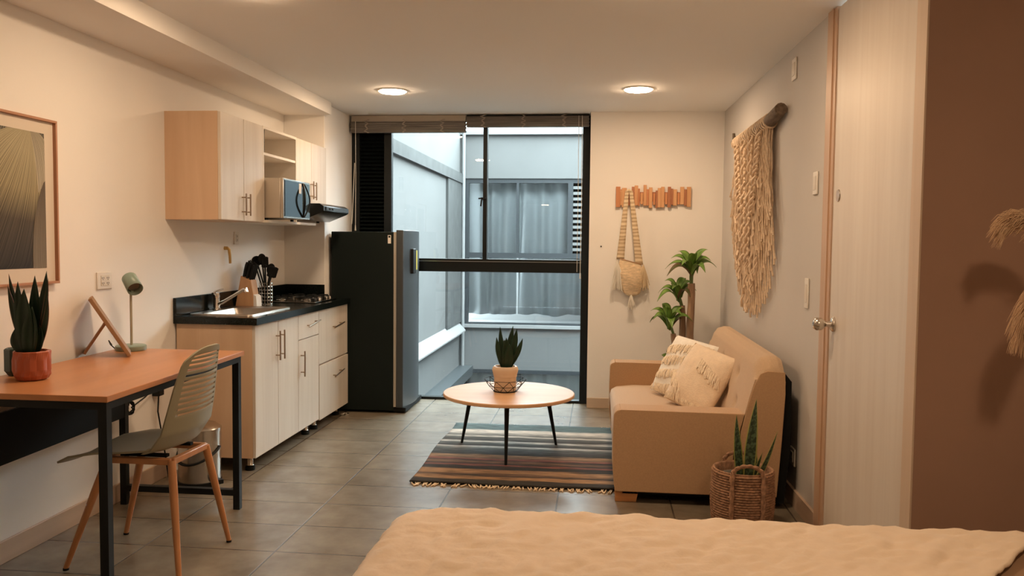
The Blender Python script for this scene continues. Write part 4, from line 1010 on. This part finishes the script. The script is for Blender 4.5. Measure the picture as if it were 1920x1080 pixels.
# ------------------------------------------------------------------ sofa
sf = thing('sofa', 'tan fabric two-seat sofa with wooden feet along the grey wall', 'sofa', (0.5, 5.15, 0))
SYA, SYB = 4.29, 6.02
def rounded(name, x0, x1, y0, y1, z0, z1, m, bev, par=sf, seg=4):
    return obj(name, bx(x0, x1, y0, y1, z0, z1), m, par, bevel=bev, seg=seg)
# arms with softly bulged faces
def arm(y0, y1, zt):
    def prof(k, n, y):
        pass
    bm = nb(); pts = []
    x0, x1, z0, r = 0.088, 0.80, 0.062, 0.035
    poly = [(x0+0.014, z0), (x1, z0), (x1, zt-0.002), (x0+r, zt)]
    for k in range(7):
        a = PI/2+PI/2*k/6; poly.append((x0+r+r*math.cos(a), zt-r+r*math.sin(a)))
    poly += [(x0-0.003, 0.33), (x0-0.003, 0.2), (x0+0.006, 0.1)]
    prism(bm, poly, 'Y', y0, y1)
    return obj('armrest', bm, SOFAM, sf, bevel=0.02, seg=4, ang=60)
arm(SYA, SYA+0.17, 0.492)
arm(SYB-0.17, SYB, 0.518)
rounded('seat_base', 0.10, 0.80, SYA+0.17, SYB-0.17, 0.065, 0.25, SOFAM, 0.02)
def seat(u, v):
    x = 0.095+0.66*u; y = SYA+0.172+(SYB-SYA-0.344)*v
    return x, y
bm = nb()
def sfn(u, v):
    # closed loop round the front edge
    y = SYA+0.172+(SYB-SYA-0.344)*v
    path = [(0.76, 0.25), (0.11, 0.25), (0.09, 0.27), (0.088, 0.31), (0.10, 0.35), (0.135, 0.372), (0.25, 0.384), (0.45, 0.384), (0.62, 0.372), (0.76, 0.36)]
    t = u*(len(path)-1); i = min(int(t), len(path)-2); f = t-i
    x = path[i][0]*(1-f)+path[i+1][0]*f; z = path[i][1]*(1-f)+path[i+1][1]*f
    if z > 0.3: z -= 0.022*abs(2*v-1)**6
    return (x, y, z)
grid(bm, sfn, 18, 30); obj('seat_cushion', bm, SOFAS, sf, ang=80)
# backrest: closed profile swept along Y
def bfn(u, v):
    y = SYA+(SYB-SYA)*v
    e = min(v, 1-v)*(SYB-SYA)
    end = max(0.0, 1-e/0.10)
    ztop = 0.785-0.065*end**1.5
    path = [(0.70, 0.065), (0.70, 0.30), (0.725, 0.38), (0.75, 0.48), (0.775, 0.58), (0.80, 0.67), (0.82, ztop-0.05), (0.845, ztop-0.015), (0.88, ztop), (0.92, ztop-0.003), (0.945, ztop-0.02), (0.952, ztop-0.06), (0.95, 0.6), (0.94, 0.35), (0.922, 0.065)]
    t = u*(len(path)); i = int(t) % len(path); f = t-int(t); j = (i+1) % len(path)
    x = path[i][0]*(1-f)+path[j][0]*f; z = path[i][1]*(1-f)+path[j][1]*f
    if x < 0.86 and z > 0.33:
        dim = 0
        for row in (0.50, 0.64):
            for c in range(5):
                yc = SYA+0.28+(SYB-SYA-0.56)*(c+(0.5 if row > 0.6 else 0))/4.0
                if yc > SYB-0.2: continue
                dim += math.exp(-(((y-yc)/0.035)**2+((z-row)/0.03)**2))
        puff = 0.012*math.sin(min(1, e/0.2)*PI/2)
        x += 0.022*dim-puff
    x -= 0.0
    return (x, y, z)
bm = nb(); V = grid(bm, bfn, 90, 90, closed_u=True)
bm.faces.new(V[0]); bm.faces.new(list(reversed(V[-1])))
obj('backrest', bm, SOFAS, sf, ang=55)
# side wing panels closing the ends of the back (seam line)
for y0, y1 in ((SYA-0.006, SYA+0.002), (SYB-0.002, SYB+0.006)):
    bm = nb(); prism(bm, [(0.735, 0.07), (0.735, 0.40), (0.765, 0.53), (0.795, 0.64), (0.825, 0.70), (0.86, 0.715), (0.948, 0.71), (0.952, 0.60), (0.94, 0.35), (0.922, 0.07)], 'Y', y0, y1)
    obj('side_wing', bm, SOFAM, sf, bevel=0.003)
bm = nb(); prism(bm, [(0.923, 0.03), (0.941, 0.35), (0.953, 0.60), (0.953, 0.70), (0.985, 0.66), (0.985, 0.3), (0.962, 0.03)], 'Y', SYA+0.012, SYB-0.012)
rp = obj('rear_cover', bm, BLKM, sf); rp['label'] = 'black cloth back of the sofa'
obj('underside', bx(0.14, 0.90, SYA+0.03, SYB-0.03, 0.045, 0.066), BLKM, sf)
for x, y, s in ((0.10, SYA+0.03, 1), (0.10, SYB-0.11, 1), (0.80, SYA+0.03, -1), (0.80, SYB-0.11, -1)):
    bm = nb(); prism(bm, [(x+0.002, 0.011 if y > 4.4 and x < 0.2 else 0.0), (x+0.112, 0.011 if y > 4.4 and x < 0.2 else 0.0), (x+0.125, 0.066), (x, 0.066)], 'Y', y, y+0.08)
    obj('leg', bm, mat('orange_foot_wood', (0.60, 0.27, 0.10), 0.4, var=0.15, scale=15, stretch=(0.3, 1, 4)), sf, bevel=0.002)
# cushions
def cushion(c, n, upv, size, T, label, m, tassels, seed):
    c, n, upv = Vector(c), Vector(n).normalized(), Vector(upv).normalized()
    sd = upv.cross(n).normalized(); upv = n.cross(sd)
    t = thing('throw_cushion', label, 'cushion', c)
    def P(a, b, s):
        th = T*((1-abs(a)**2.6)*(1-abs(b)**2.6))**0.55
        k = 1-0.07*(1-abs(a))*b*b - 0.0
        k2 = 1-0.07*(1-abs(b))*a*a
        q = noise.noise(Vector((a*2.2+seed, b*2.2, s*3)))*0.012*(1-max(abs(a), abs(b))**4)
        return c+sd*a*size/2*k+upv*b*size/2*k2+n*s*(th+q)
    bm = nb()
    for s in (1, -1):
        grid(bm, lambda u, v: P(2*u-1, 2*v-1, s), 26, 26)
    bmesh.ops.remove_doubles(bm, verts=bm.verts, dist=0.0006)
    o = obj('cushion_cover', bm, m, t, ang=80)
    rr = random.Random(seed)
    down = (Vector((0, 0, -1))-n*Vector((0, 0, -1)).dot(n)).normalized()
    for (a0, b0, a1, b1, cnt, ln) in tassels:
        bm = nb()
        for k in range(cnt*3):
            f = rr.random(); a = a0+(a1-a0)*f; b = b0+(b1-b0)*f+rr.uniform(-.02, .02)
            l_ = size*0.5*ln*rr.uniform(0.6, 1.15)
            def on(q):
                d = q-c; aa = max(-.97, min(.97, d.dot(sd)/(size/2))); bb = max(-.97, min(.97, d.dot(upv)/(size/2)))
                return P(aa, bb, 1)
            p0 = P(a, b, 1); j_ = sd*rr.uniform(-.012, .012)
            p1 = on(p0+(down*0.5*l_+j_*0.6)); p2 = on(p0+down*l_+j_)
            tube(bm, [p0+n*0.001, p1+n*(0.006+rr.random()*0.004), p2+n*(0.003+rr.random()*0.003)], [0.003, 0.0034, 0.0042], 5)
        obj('tassel_row', bm, mat('tassel_yarn', (0.90, 0.76, 0.60), 0.95, var=0.15, scale=80), t)
    return t
CU1 = mat('white_cushion', (0.90, 0.85, 0.77), 0.95, var=0.05, scale=40, bump=0.7, bscale=120)
CU2 = mat('peach_cushion', (0.86, 0.70, 0.53), 0.95, var=0.05, scale=40, bump=0.7, bscale=120)
cushion((0.545, 5.30, 0.565), (-0.70, -0.54, 0.46), (0.45, 0.22, 0.87), 0.40, 0.06, 'white tasselled cushion leaning behind the peach one on the sofa', CU1,
        [(-0.95, 0.6, 0.95, 0.9, 26, 0.3), (-0.95, 0.15, 0.95, 0.5, 26, 0.3), (-0.95, -0.35, 0.95, 0.05, 26, 0.3), (-0.95, -0.8, 0.95, -0.5, 26, 0.3)], 3)
cushion((0.615, 5.0, 0.55), (-0.66, -0.56, 0.50), (0.50, 0.18, 0.85), 0.39, 0.068, 'peach tasselled cushion in front, nearest the near armrest', CU2,
        [(-0.1, 0.55, 0.95, 0.2, 18, 0.36), (-0.95, -0.15, -0.25, -0.6, 13, 0.36), (-0.95, -0.8, 0.95, -0.8, 26, 0.25)], 9)

# ------------------------------------------------------------------ dracaena
dr_ = thing('dracaena', 'tall green dracaena with bare trunks behind the sofa', 'potted plant', (0.66, 6.42, 0))
bm = nb(); lathe(bm, [(0.12, 0), (0.135, 0.02), (0.165, 0.30), (0.17, 0.31), (0.158, 0.31), (0.15, 0.27)], 0.66, 6.42, 40, True, False); obj('pot', bm, CERA, dr_)
bm = nb(); lathe(bm, [(0.15, 0.275), (0.03, 0.285)], 0.66, 6.42, 24); obj('soil', bm, SOIL, dr_)
TRK = mat('dracaena_bark', (0.34, 0.22, 0.14), 0.85, var=0.3, scale=14, stretch=(3, 3, 0.4), bump=0.8, bscale=50)
crowns = [((0.70, 6.40), 1.06, 0.030, 0.215, 13, (0.705, 6.42)), ((0.64, 6.45), 0.885, 0.027, 0.18, 10, (0.655, 6.46)), ((0.575, 6.38), 0.675, 0.022, 0.20, 11, (0.60, 6.39))]
rr = random.Random(11)
for ci, ((x, y), zt, r, ll, cnt, (x0, y0)) in enumerate(crowns):
    bm = nb(); pts = [(x0+(x-x0)*f+0.004*math.sin(f*9+ci), y0+(y-y0)*f, 0.28+(zt-0.28)*f) for f in [k/10 for k in range(11)]]
    tube(bm, pts, [r*(1.05-0.15*k/10+0.03*math.sin(k*2.2)) for k in range(11)], 14); obj('trunk', bm, TRK, dr_)
    nx, nz = (x, zt+0.10) if ci == 0 else (x-0.03 if ci == 1 else x-0.035, zt+0.08)
    bm = nb(); tube(bm, [(x, y, zt-0.01), ((x+nx)/2, y, (zt+nz)/2), (nx, y, nz)], [r*0.45, r*0.5, r*0.4], 10); st_ = obj('shoot', bm, mat('green_shoot', (0.10, 0.16, 0.05), 0.6), dr_)
    for k in range(cnt):
        a = k*2.4+ci; tier = k/cnt
        rad = ll*(0.55+0.6*tier*rr.uniform(0.85, 1.1)); lift = ll*(1.1-1.0*tier)
        bz = nz-0.0-0.06*tier
        add_leaf(dr_, 'leaf', LGR if (tier < 0.7 or rr.random() < 0.4) else LBR, base=(nx, y, bz), tip=(nx+rad*math.cos(a), y+0.75*rad*math.sin(a), bz+lift*0.75-0.02), w=0.060+0.012*rr.random(), face=(0, -0.4, 1), bend=(0, 0, 0.09+0.08*tier), peak=0.45, base_w=0.4, cup=0.2)
bm = nb(); tube(bm, [(0.58, 6.36, 0.28), (0.56, 6.34, 0.40), (0.55, 6.32, 0.48)], [0.008, 0.006, 0.004], 8); obj('shoot', bm, mat('green_shoot', (0.10, 0.16, 0.05), 0.6), dr_)
for dx, dz in ((-0.07, 0.045), (0.0, 0.10), (-0.03, 0.09), (0.05, 0.07)):
    add_leaf(dr_, 'leaf', LGR, base=(0.55, 6.32, 0.475), tip=(0.55+dx, 6.30, 0.475+dz), w=0.04, face=(0, -1, 0.4), bend=(0, 0, 0.03), peak=0.5)

# ------------------------------------------------------------------ basket planter with snake plant
bk = thing('woven_basket', 'round woven seagrass basket with looped handles beside the sofa', 'basket', (0.705, 4.03, 0))
kx_, ky_ = 0.705, 4.03
BH = 0.275
prof = []
NR = 22
for k in range(NR*4+1):
    f = k/(NR*4); z = 0.004+(BH-0.004)*f
    r = 0.133+0.012*math.sin(PI*min(1, f*1.25)*0.8)+0.0075*abs(math.sin(f*NR*PI))
    prof.append((r, z))
prof += [(0.142, BH+0.006), (0.134, BH+0.008), (0.128, BH), (0.125, BH-0.08)]
def weave(r, z, a): return r+0.0022*math.sin(a*44+int(z/(BH/NR))*PI)
bm = nb(); lathe(bm, prof, kx_, ky_, 132, True, False, weave); obj('basket_wall', bm, JUTE, bk, ang=70)
for s in (-1, 1):
    bm = nb(); yb = ky_+s*0.148 if s < 0 else ky_+0.138
    path = []
    for k in range(31):
        f = k/30; a = PI*f
        if f < 0.25: x = -0.072; z = 0.03+ (BH-0.03)*f/0.25
        elif f > 0.75: x = 0.072; z = 0.03+(BH-0.03)*(1-f)/0.25
        else:
            g_ = (f-0.25)/0.5; x = -0.072*math.cos(PI*g_); z = BH+0.05*math.sin(PI*g_)
        yo = s*(math.sqrt(max(0, 0.152**2-x*x))+0.004)
        if 0.25 < f < 0.75: yo -= s*0.02*math.sin(PI*g_)
        path.append(Vector((kx_+x, ky_+yo, z)))
    for ph in (0, PI/1.0):
        pp = [p_+Vector((0.006*math.cos(i*1.3+ph), 0.003*math.sin(i*1.3+ph)*-1, 0.004*math.sin(i*1.3+ph))) for i, p_ in enumerate(path)]
        tube(bm, pp, 0.0075, 7)
    obj('handle', bm, JUTE, bk)
sp_ = thing('snake_plant', 'tall variegated snake plant standing in the woven basket', 'potted plant', (kx_, ky_, 0.02))
bm = nb(); lathe(bm, [(0.09, 0.012), (0.095, 0.03), (0.118, 0.24), (0.114, 0.24), (0.108, 0.20)], kx_, ky_, 32, True, False); obj('inner_pot', bm, mat('grey_pot', (0.42, 0.40, 0.37), 0.6), sp_)
bm = nb(); lathe(bm, [(0.108, 0.19), (0.03, 0.20)], kx_, ky_, 24); obj('soil', bm, SOIL, sp_)
for b_, t_, w_, be in (((-0.008, 0, .19), (-0.040, -0.02, 0.545), 0.044, (-0.01, 0, 0)), ((0.022, -0.01, .19), (0.052, -0.02, 0.622), 0.062, (-0.015, -0.02, 0)), ((0.05, 0.02, .19), (0.045, 0.04, 0.425), 0.036, (0.02, 0, 0)),
                       ((0.035, -0.02, .19), (0.148, -0.05, 0.478), 0.026, (0.0, 0, -0.06)), ((-0.03, 0.0, .19), (-0.058, -0.04, 0.285), 0.02, (0, 0, 0)), ((0.03, -0.01, .19), (0.09, 0.0, 0.36), 0.022, (0, 0, 0))):
    add_leaf(sp_, 'leaf', LSN if w_ > 0.021 else LDK, base=(kx_+b_[0], ky_+b_[1], b_[2]), tip=(kx_+t_[0], ky_+t_[1], t_[2]), w=w_, face=(0.15, -1, 0.05), bend=be, peak=0.4, base_w=0.6, n=20)

# ------------------------------------------------------------------ macrame
mc = thing('macrame_hanging', 'cream macrame wall hanging on a driftwood branch, grey wall', 'wall hanging', (0.97, 5.8, 0.9))
def sx_(y): return XR(y)-0.045
bm = nb(); pts = []; rad = []
for k in range(16):
    f = k/15; y = 6.10-1.36*f
    pts.append((sx_(y)-0.0+0.01*math.sin(f*7), y, 2.085-0.03*math.sin(f*PI)+0.02*f**3+0.006*math.sin(f*13))); rad.append(0.026+0.012*f**2+0.003*math.sin(k*2.0))
tube(bm, pts, rad, 12); tube(bm, [pts[0], (pts[0][0]-0.01, 6.08, 2.15)], [0.016, 0.010], 8); obj('driftwood_branch', bm, DRIFT, mc)
rr = random.Random(21)
def mac_bottom(f):          # f 0 far end .. 1 near end
    k = abs(f-0.52)/0.52
    return 0.93+0.42*k**2.4
bm = nb()
for layer in range(3):
    for k in range(64):
        f = (k+rr.random()*0.7)/64; y = 5.97-1.0*f
        zt = 2.075; zb_ = mac_bottom(f)+layer*0.16+rr.uniform(-0.05, 0.05)
        xx = sx_(y)-0.012*layer+0.012
        n = 12; pts = []
        for i in range(n+1):
            g_ = i/n; z = zt+(zb_-zt)*g_
            yy = y+(0.52-f)*0.34*g_**2.2+0.003*math.sin(g_*20+k)+rr.uniform(-.004, .004)
            pts.append((XR(yy)-0.030-0.014*layer+0.004*math.sin(g_*25+k*2), yy, z))
        tube(bm, pts, [0.0042]*n+[0.0065], 5)
obj('hanging_cords', bm, ROPE, mc)
for si, (f0, wv) in enumerate(((0.12, 1), (0.38, -1), (0.62, 1), (0.86, -1))):
    bm = nb(); pts1 = []; pts2 = []
    for i in range(46):
        g_ = i/45; y = 5.97-1.0*(f0+(0.52-f0)*0.55*g_); z = 2.04-(0.78 if si in (1, 2) else 0.5)*g_
        a = math.sin(g_*38)*0.035; 
        pts1.append((XR(y)-0.078-0.012*math.cos(g_*38), y+a, z)); pts2.append((XR(y)-0.078+0.012*math.cos(g_*38), y-a, z))
    tube(bm, pts1, 0.0085, 6); tube(bm, pts2, 0.0085, 6)
    obj('braided_cord', bm, ROPE, mc)
bm = nb()
for k in range(22):
    f = k/21; y = 5.97-1.0*f; c = Vector((sx_(y), y, 2.065+0.01*f))
    tube(bm, [c+Vector((0.040*math.cos(a), 0.010*math.sin(a*2+k), 0.040*math.sin(a))) for a in [2*PI*q/12 for q in range(13)]], 0.007, 6)
obj('cord_knots', bm, ROPE, mc)
bm = nb()
for k in range(70):
    f = rr.random(); g_ = 0.25+0.7*rr.random(); y = 5.97-1.0*(f+(0.52-f)*0.30*g_); zt = 2.1+(mac_bottom(f)-2.1)*g_; 
    tube(bm, [(XR(y)-0.055, y, zt), (XR(y)-0.072, y+rr.uniform(-.02, .02), zt-0.035), (XR(y)-0.066, y+rr.uniform(-.02, .02), zt-0.075)], [0.005, 0.007, 0.009], 5)
ft = obj('cord_fringe', bm, ROPE, mc); ft['kind'] = 'stuff'

# ------------------------------------------------------------------ coat rack and bag
hk = thing('coat_rack', 'rack of uneven orange wooden slats on the back wall', 'coat rack', (0.43, 6.8, 1.65))
rr = random.Random(5)
OW = [wood('rack_wood_%d' % i, a, b, 0.45, 'Z') for i, (a, b) in enumerate((((0.52, 0.20, 0.08), (0.62, 0.27, 0.12)), ((0.62, 0.31, 0.14), (0.72, 0.40, 0.20)), ((0.36, 0.13, 0.06), (0.46, 0.19, 0.09))))]
obj('backing_board', bx(0.14, 0.725, 6.786, 6.799, 1.70, 1.775), OW[2], hk)
specs = [(0, .036, .0, .165, 0), (.036, .012, .02, .13, 1), (.048, .04, .01, .155, 1), (.098, .028, .05, .10, 2), (.126, .022, .0, .14, 2), (.148, .03, -.01, .16, 1), (.178, .014, .015, .14, 0), (.196, .022, .05, .09, 1), (.220, .026, -.015, .165, 1), (.246, .018, .02, .13, 0),
         (.264, .028, .005, .165, 1), (.297, .018, .055, .09, 0), (.318, .016, .03, .14, 2), (.334, .026, .01, .155, 1), (.360, .028, .0, .165, 1), (.392, .02, .05, .09, 0), (.413, .026, .0, .165, 2), (.439, .018, .015, .13, 2), (.457, .03, .02, .13, 1), (.490, .02, .05, .09, 0), (.512, .032, .0, .14, 1), (.544, .02, .02, .13, 2), (.564, .034, .0, .16, 1)]
for x, w_, dz, h_, mi_ in specs:
    zt = 1.817-dz
    obj('wood_slat', bx(0.127+x, 0.127+x+w_-0.001, 6.765+0.008*rr.random(), 6.786, zt-h_, zt), OW[mi_], hk, bevel=0.001)
bm = nb(); tube(bm, [(0.228, 6.765, 1.745), (0.228, 6.715, 1.765)], [0.010, 0.012], 10); obj('peg', bm, OW[2], hk)
bg = thing('shoulder_bag', 'cream woven shoulder bag with tassels hanging from the coat rack', 'bag', (0.26, 6.74, 0.9))
BG = mat('bag_weave', (0.72, 0.55, 0.36), 0.95, var=0.2, scale=30, stretch=(1, 1, 3), bump=0.8, bscale=150)
STR = mat_stripes('strap_weave', (0.50, 0.36, 0.22), (0.80, 0.66, 0.46), 14, 0.8, 3, 0.9)
bm = nb()
def strap(p0, p1, top_, w0, w1):
    n = 24; 
    def fn(u, v):
        c = Vector(top_).lerp(Vector(p0), v); wd = w0+(w1-w0)*v
        return (c.x+(u-0.5)*wd, c.y-0.004*math.sin(v*40), c.z+0.01*math.sin(u*PI)*(1-v))
    grid(bm, fn, 3, n)
strap((0.170, 6.745, 1.235), None, (0.214, 6.712, 1.775), 0.03, 0.062)
strap((0.322, 6.745, 1.19), None, (0.245, 6.712, 1.775), 0.03, 0.062)
tube(bm, [(0.205, 6.715, 1.77), (0.228, 6.706, 1.785), (0.252, 6.715, 1.77)], 0.011, 8)
obj('strap', bm, STR, bg, solid=0.008)
def bagf(u, v):
    a = 2*PI*u; tt = v
    rx = 0.085+0.022*math.sin(min(1, tt*1.4)*PI)*1.0-0.01*tt; ry = 0.018+0.026*math.sin(min(1, tt*1.1)*PI)
    if tt > 0.8: s = math.sqrt(max(0.0, 1-((tt-0.8)/0.2)**2)); rx *= 0.25+0.75*s; ry *= 0.2+0.8*s
    z = 1.235-0.30*tt-0.045*((math.cos(a)+1)/2)*(1-tt)
    q = 0.006*noise.noise(Vector((math.cos(a)*2, math.sin(a)*2, z*14)))
    return (0.253+(rx+q)*math.cos(a)+0.012*tt, 6.742+(ry+q)*math.sin(a), z)
bm = nb(); V = grid(bm, bagf, 36, 22, closed_u=True); bm.faces.new(V[-1]); obj('bag_body', bm, BG, bg, solid=0.003, ang=80)
bm = nb(); tube(bm, [Vector(bagf(k/36, 0)) for k in range(37)], 0.005, 6); obj('rim', bm, mat('bag_rim', (0.40, 0.24, 0.13), 0.9), bg)
rr = random.Random(8)
for (x, z, n_, ln, m_, sp2) in ((0.147, 1.225, 95, 0.25, mat('white_tassel', (0.78, 0.74, 0.66), 0.95), 0.045), (0.355, 1.19, 80, 0.21, mat('tan_tassel', (0.66, 0.52, 0.34), 0.95), 0.045), (0.262, 0.950, 44, 0.13, mat('white_tassel', (0.78, 0.74, 0.66), 0.95), 0.026)):
    bm = nb()
    for k in range(n_):
        a = rr.uniform(-1, 1)
        tube(bm, [(x, 6.735, z), (x+sp2*a*0.6, 6.725+rr.uniform(-.01, .015), z-ln*0.35), (x+sp2*a+rr.uniform(-.01, .01), 6.73+rr.uniform(-.01, .02), z-ln*rr.uniform(0.7, 1.0))], [0.0035, 0.0038, 0.0025], 4)
    obj('tassel', bm, m_, bg)

# ------------------------------------------------------------------ bed
bd = thing('bed', 'low bed in the foreground with a beige mattress', 'bed', (0.4, 1.65, 0))
BX0, BX1, BY0, BY1, BZ = -0.585, 1.42, 0.95, 2.42, 0.555
MB = mat('brown_mattress', (0.36, 0.22, 0.13), 0.9, bump=0.4, bscale=200)
obj('mattress', bx(BX0+0.02, BX1, BY0+0.02, BY1-0.02, 0.27, BZ-0.012), MB, bd, bevel=0.05, seg=4)
obj('bed_base', bx(BX0+0.05, BX1, BY0+0.04, BY1-0.05, 0.10, 0.27), mat('bed_base_fabric', (0.22, 0.15, 0.10), 0.9), bd, bevel=0.01)
for x, y in ((BX0+0.1, BY0+0.1), (BX1-0.1, BY0+0.1), (BX0+0.1, BY1-0.12), (BX1-0.1, BY1-0.12)):
    bm = nb(); lathe(bm, [(0.025, 0.0), (0.03, 0.10)], x, y, 14); obj('leg', bm, BLK, bd)
def quilt(u, v):
    # u along X (left edge droops), v along Y (far edge droops)
    ext = 0.24
    s = -ext+(BX1-BX0-0.12+ext)*u; t_ = -0.15+(BY1-BY0+0.15+ext)*v
    # arclength mapping with a rounded shoulder
    def fold(s_, L0):      # s_<0 : over the edge
        r = 0.05
        if s_ >= r: return s_, 0.0
        if s_ >= r-r*PI/2:
            a = (r-s_)/r; return r-r*math.sin(a), r*(1-math.cos(a))
        return 0.0, r+(r-r*PI/2-s_)
    dx, dzx = fold(s, 0)
    ty = (BY1-BY0)-t_
    dy, dzy = fold(ty, 0)
    x = BX0+dx; y = BY1-dy
    # round the corner in plan
    rc = 0.14
    if dx < rc and dy < rc:
        ex, ey = rc-dx, rc-dy; L_ = math.hypot(ex, ey)
        if L_ > 1e-6:
            k = max(ex, ey)/L_; x = BX0+rc-ex*k; y = BY1-rc+ey*k
    z = BZ-max(dzx, dzy)
    q = 0.005*noise.noise(Vector((x*9, y*9, 1)))+0.009*noise.noise(Vector((x*22, y*30, 4)))+0.004*math.sin(x*30+2*noise.noise(Vector((x*3, y*3, 7)))*3)*math.sin(y*26)*0.5
    if dzx < 0.01 and dzy < 0.01: z += q
    else: y += q*(1 if dzy > dzx else 0); x -= q*(1 if dzx > dzy else 0)
    # the right end is turned back on a slant
    yy_ = BY1-dy
    fx_ = 1.09+0.80*(yy_-2.22) if yy_ < 2.30 else 1.154+0.9*(yy_-2.30)
    fx_ = max(fx_, 0.35)
    if dx > rc: x = BX0+rc+(dx-rc)*(fx_-BX0-rc)/(BX1-0.12-BX0-rc)
    return (x, y, z+0.004)
bm = nb(); grid(bm, quilt, 150, 120)
bmesh.ops.remove_doubles(bm, verts=bm.verts, dist=0.0004)
bmesh.ops.dissolve_degenerate(bm, dist=0.0002, edges=bm.edges)
q_ = obj('bedspread', bm, QUILT, ang=80, solid=0.008, offset=1); tag(q_, 'beige quilted bedspread draped over the foreground bed', 'bedspread')

# ------------------------------------------------------------------ pampas grass
vs = thing('floor_vase', 'tall vase on the floor by the brown wall holding pampas grass', 'vase', (1.66, 2.6, 0))
bm = nb(); lathe(bm, [(0.07, 0), (0.09, 0.02), (0.11, 0.25), (0.09, 0.45), (0.05, 0.60), (0.055, 0.66), (0.045, 0.66), (0.04, 0.58)], 1.66, 2.6, 32, True, False); obj('vase_body', bm, CERA, vs)
PAM = mat('pampas_plume', (0.72, 0.50, 0.32), 0.95)
PST = mat('pampas_stem', (0.45, 0.33, 0.2), 0.8)
def plume(pts, rmax, seed, label, n=620):
    """pts: spine of the plume, first is where the stem leaves the vase"""
    t = thing('pampas_grass', label, 'dried grass', pts[0], group='dried pampas plumes by the brown wall')
    P = [Vector(p_) for p_ in pts]
    def sp(f):
        f = max(0, min(0.9999, f))*(len(P)-1); i = int(f); g_ = f-i
        p0, p1, p2, p3 = P[max(0, i-1)], P[i], P[i+1], P[min(len(P)-1, i+2)]
        return 0.5*((2*p1)+(-p0+p2)*g_+(2*p0-5*p1+4*p2-p3)*g_*g_+(-p0+3*p1-3*p2+p3)*g_**3)
    bm = nb(); tube(bm, [sp(k/24) for k in range(25)], [0.004-0.003*k/24 for k in range(25)], 6); obj('stem', bm, PST, t)
    rr = random.Random(seed); bm = nb()
    for k in range(n):
        f = 0.42+0.58*rr.random(); c = sp(f); d_ = (sp(min(1, f+0.02))-sp(f-0.02)).normalized()
        u, v = frame_of(d_); a = rr.uniform(0, 2*PI); e = (f-0.42)/0.58
        out = (u*math.cos(a)+v*math.sin(a)); L_ = rmax*(0.5+0.8*math.sin(PI*min(1, e*0.9+0.12)))*rr.uniform(0.7, 1.2)
        p1 = c+out*L_*0.35+d_*L_*0.5; p2 = c+out*L_*0.6+d_*L_*1.1+Vector((0, 0, -0.35*L_)); p3 = p2+out*L_*0.1+d_*L_*0.3+Vector((0, 0, -0.45*L_))
        tube(bm, [c, p1, p2, p3], [0.0011, 0.0013, 0.001, 0.0004], 3, cap=False)
    pl = obj('plume', bm, PAM, t, ang=180); pl['kind'] = 'stuff'
plume([(1.66, 2.6, 0.60), (1.58, 2.6, 0.95), (1.44, 2.6, 1.20), (1.33, 2.6, 1.38), (1.25, 2.6, 1.435), (1.20, 2.6, 1.42)], 0.045, 2, 'upper pampas plume arching left against the brown wall')
plume([(1.665, 2.61, 0.60), (1.62, 2.60, 0.95), (1.50, 2.59, 1.22), (1.38, 2.58, 1.28), (1.285, 2.58, 1.20), (1.245, 2.58, 1.09)], 0.05, 3, 'lower pampas plume drooping beside the bed')
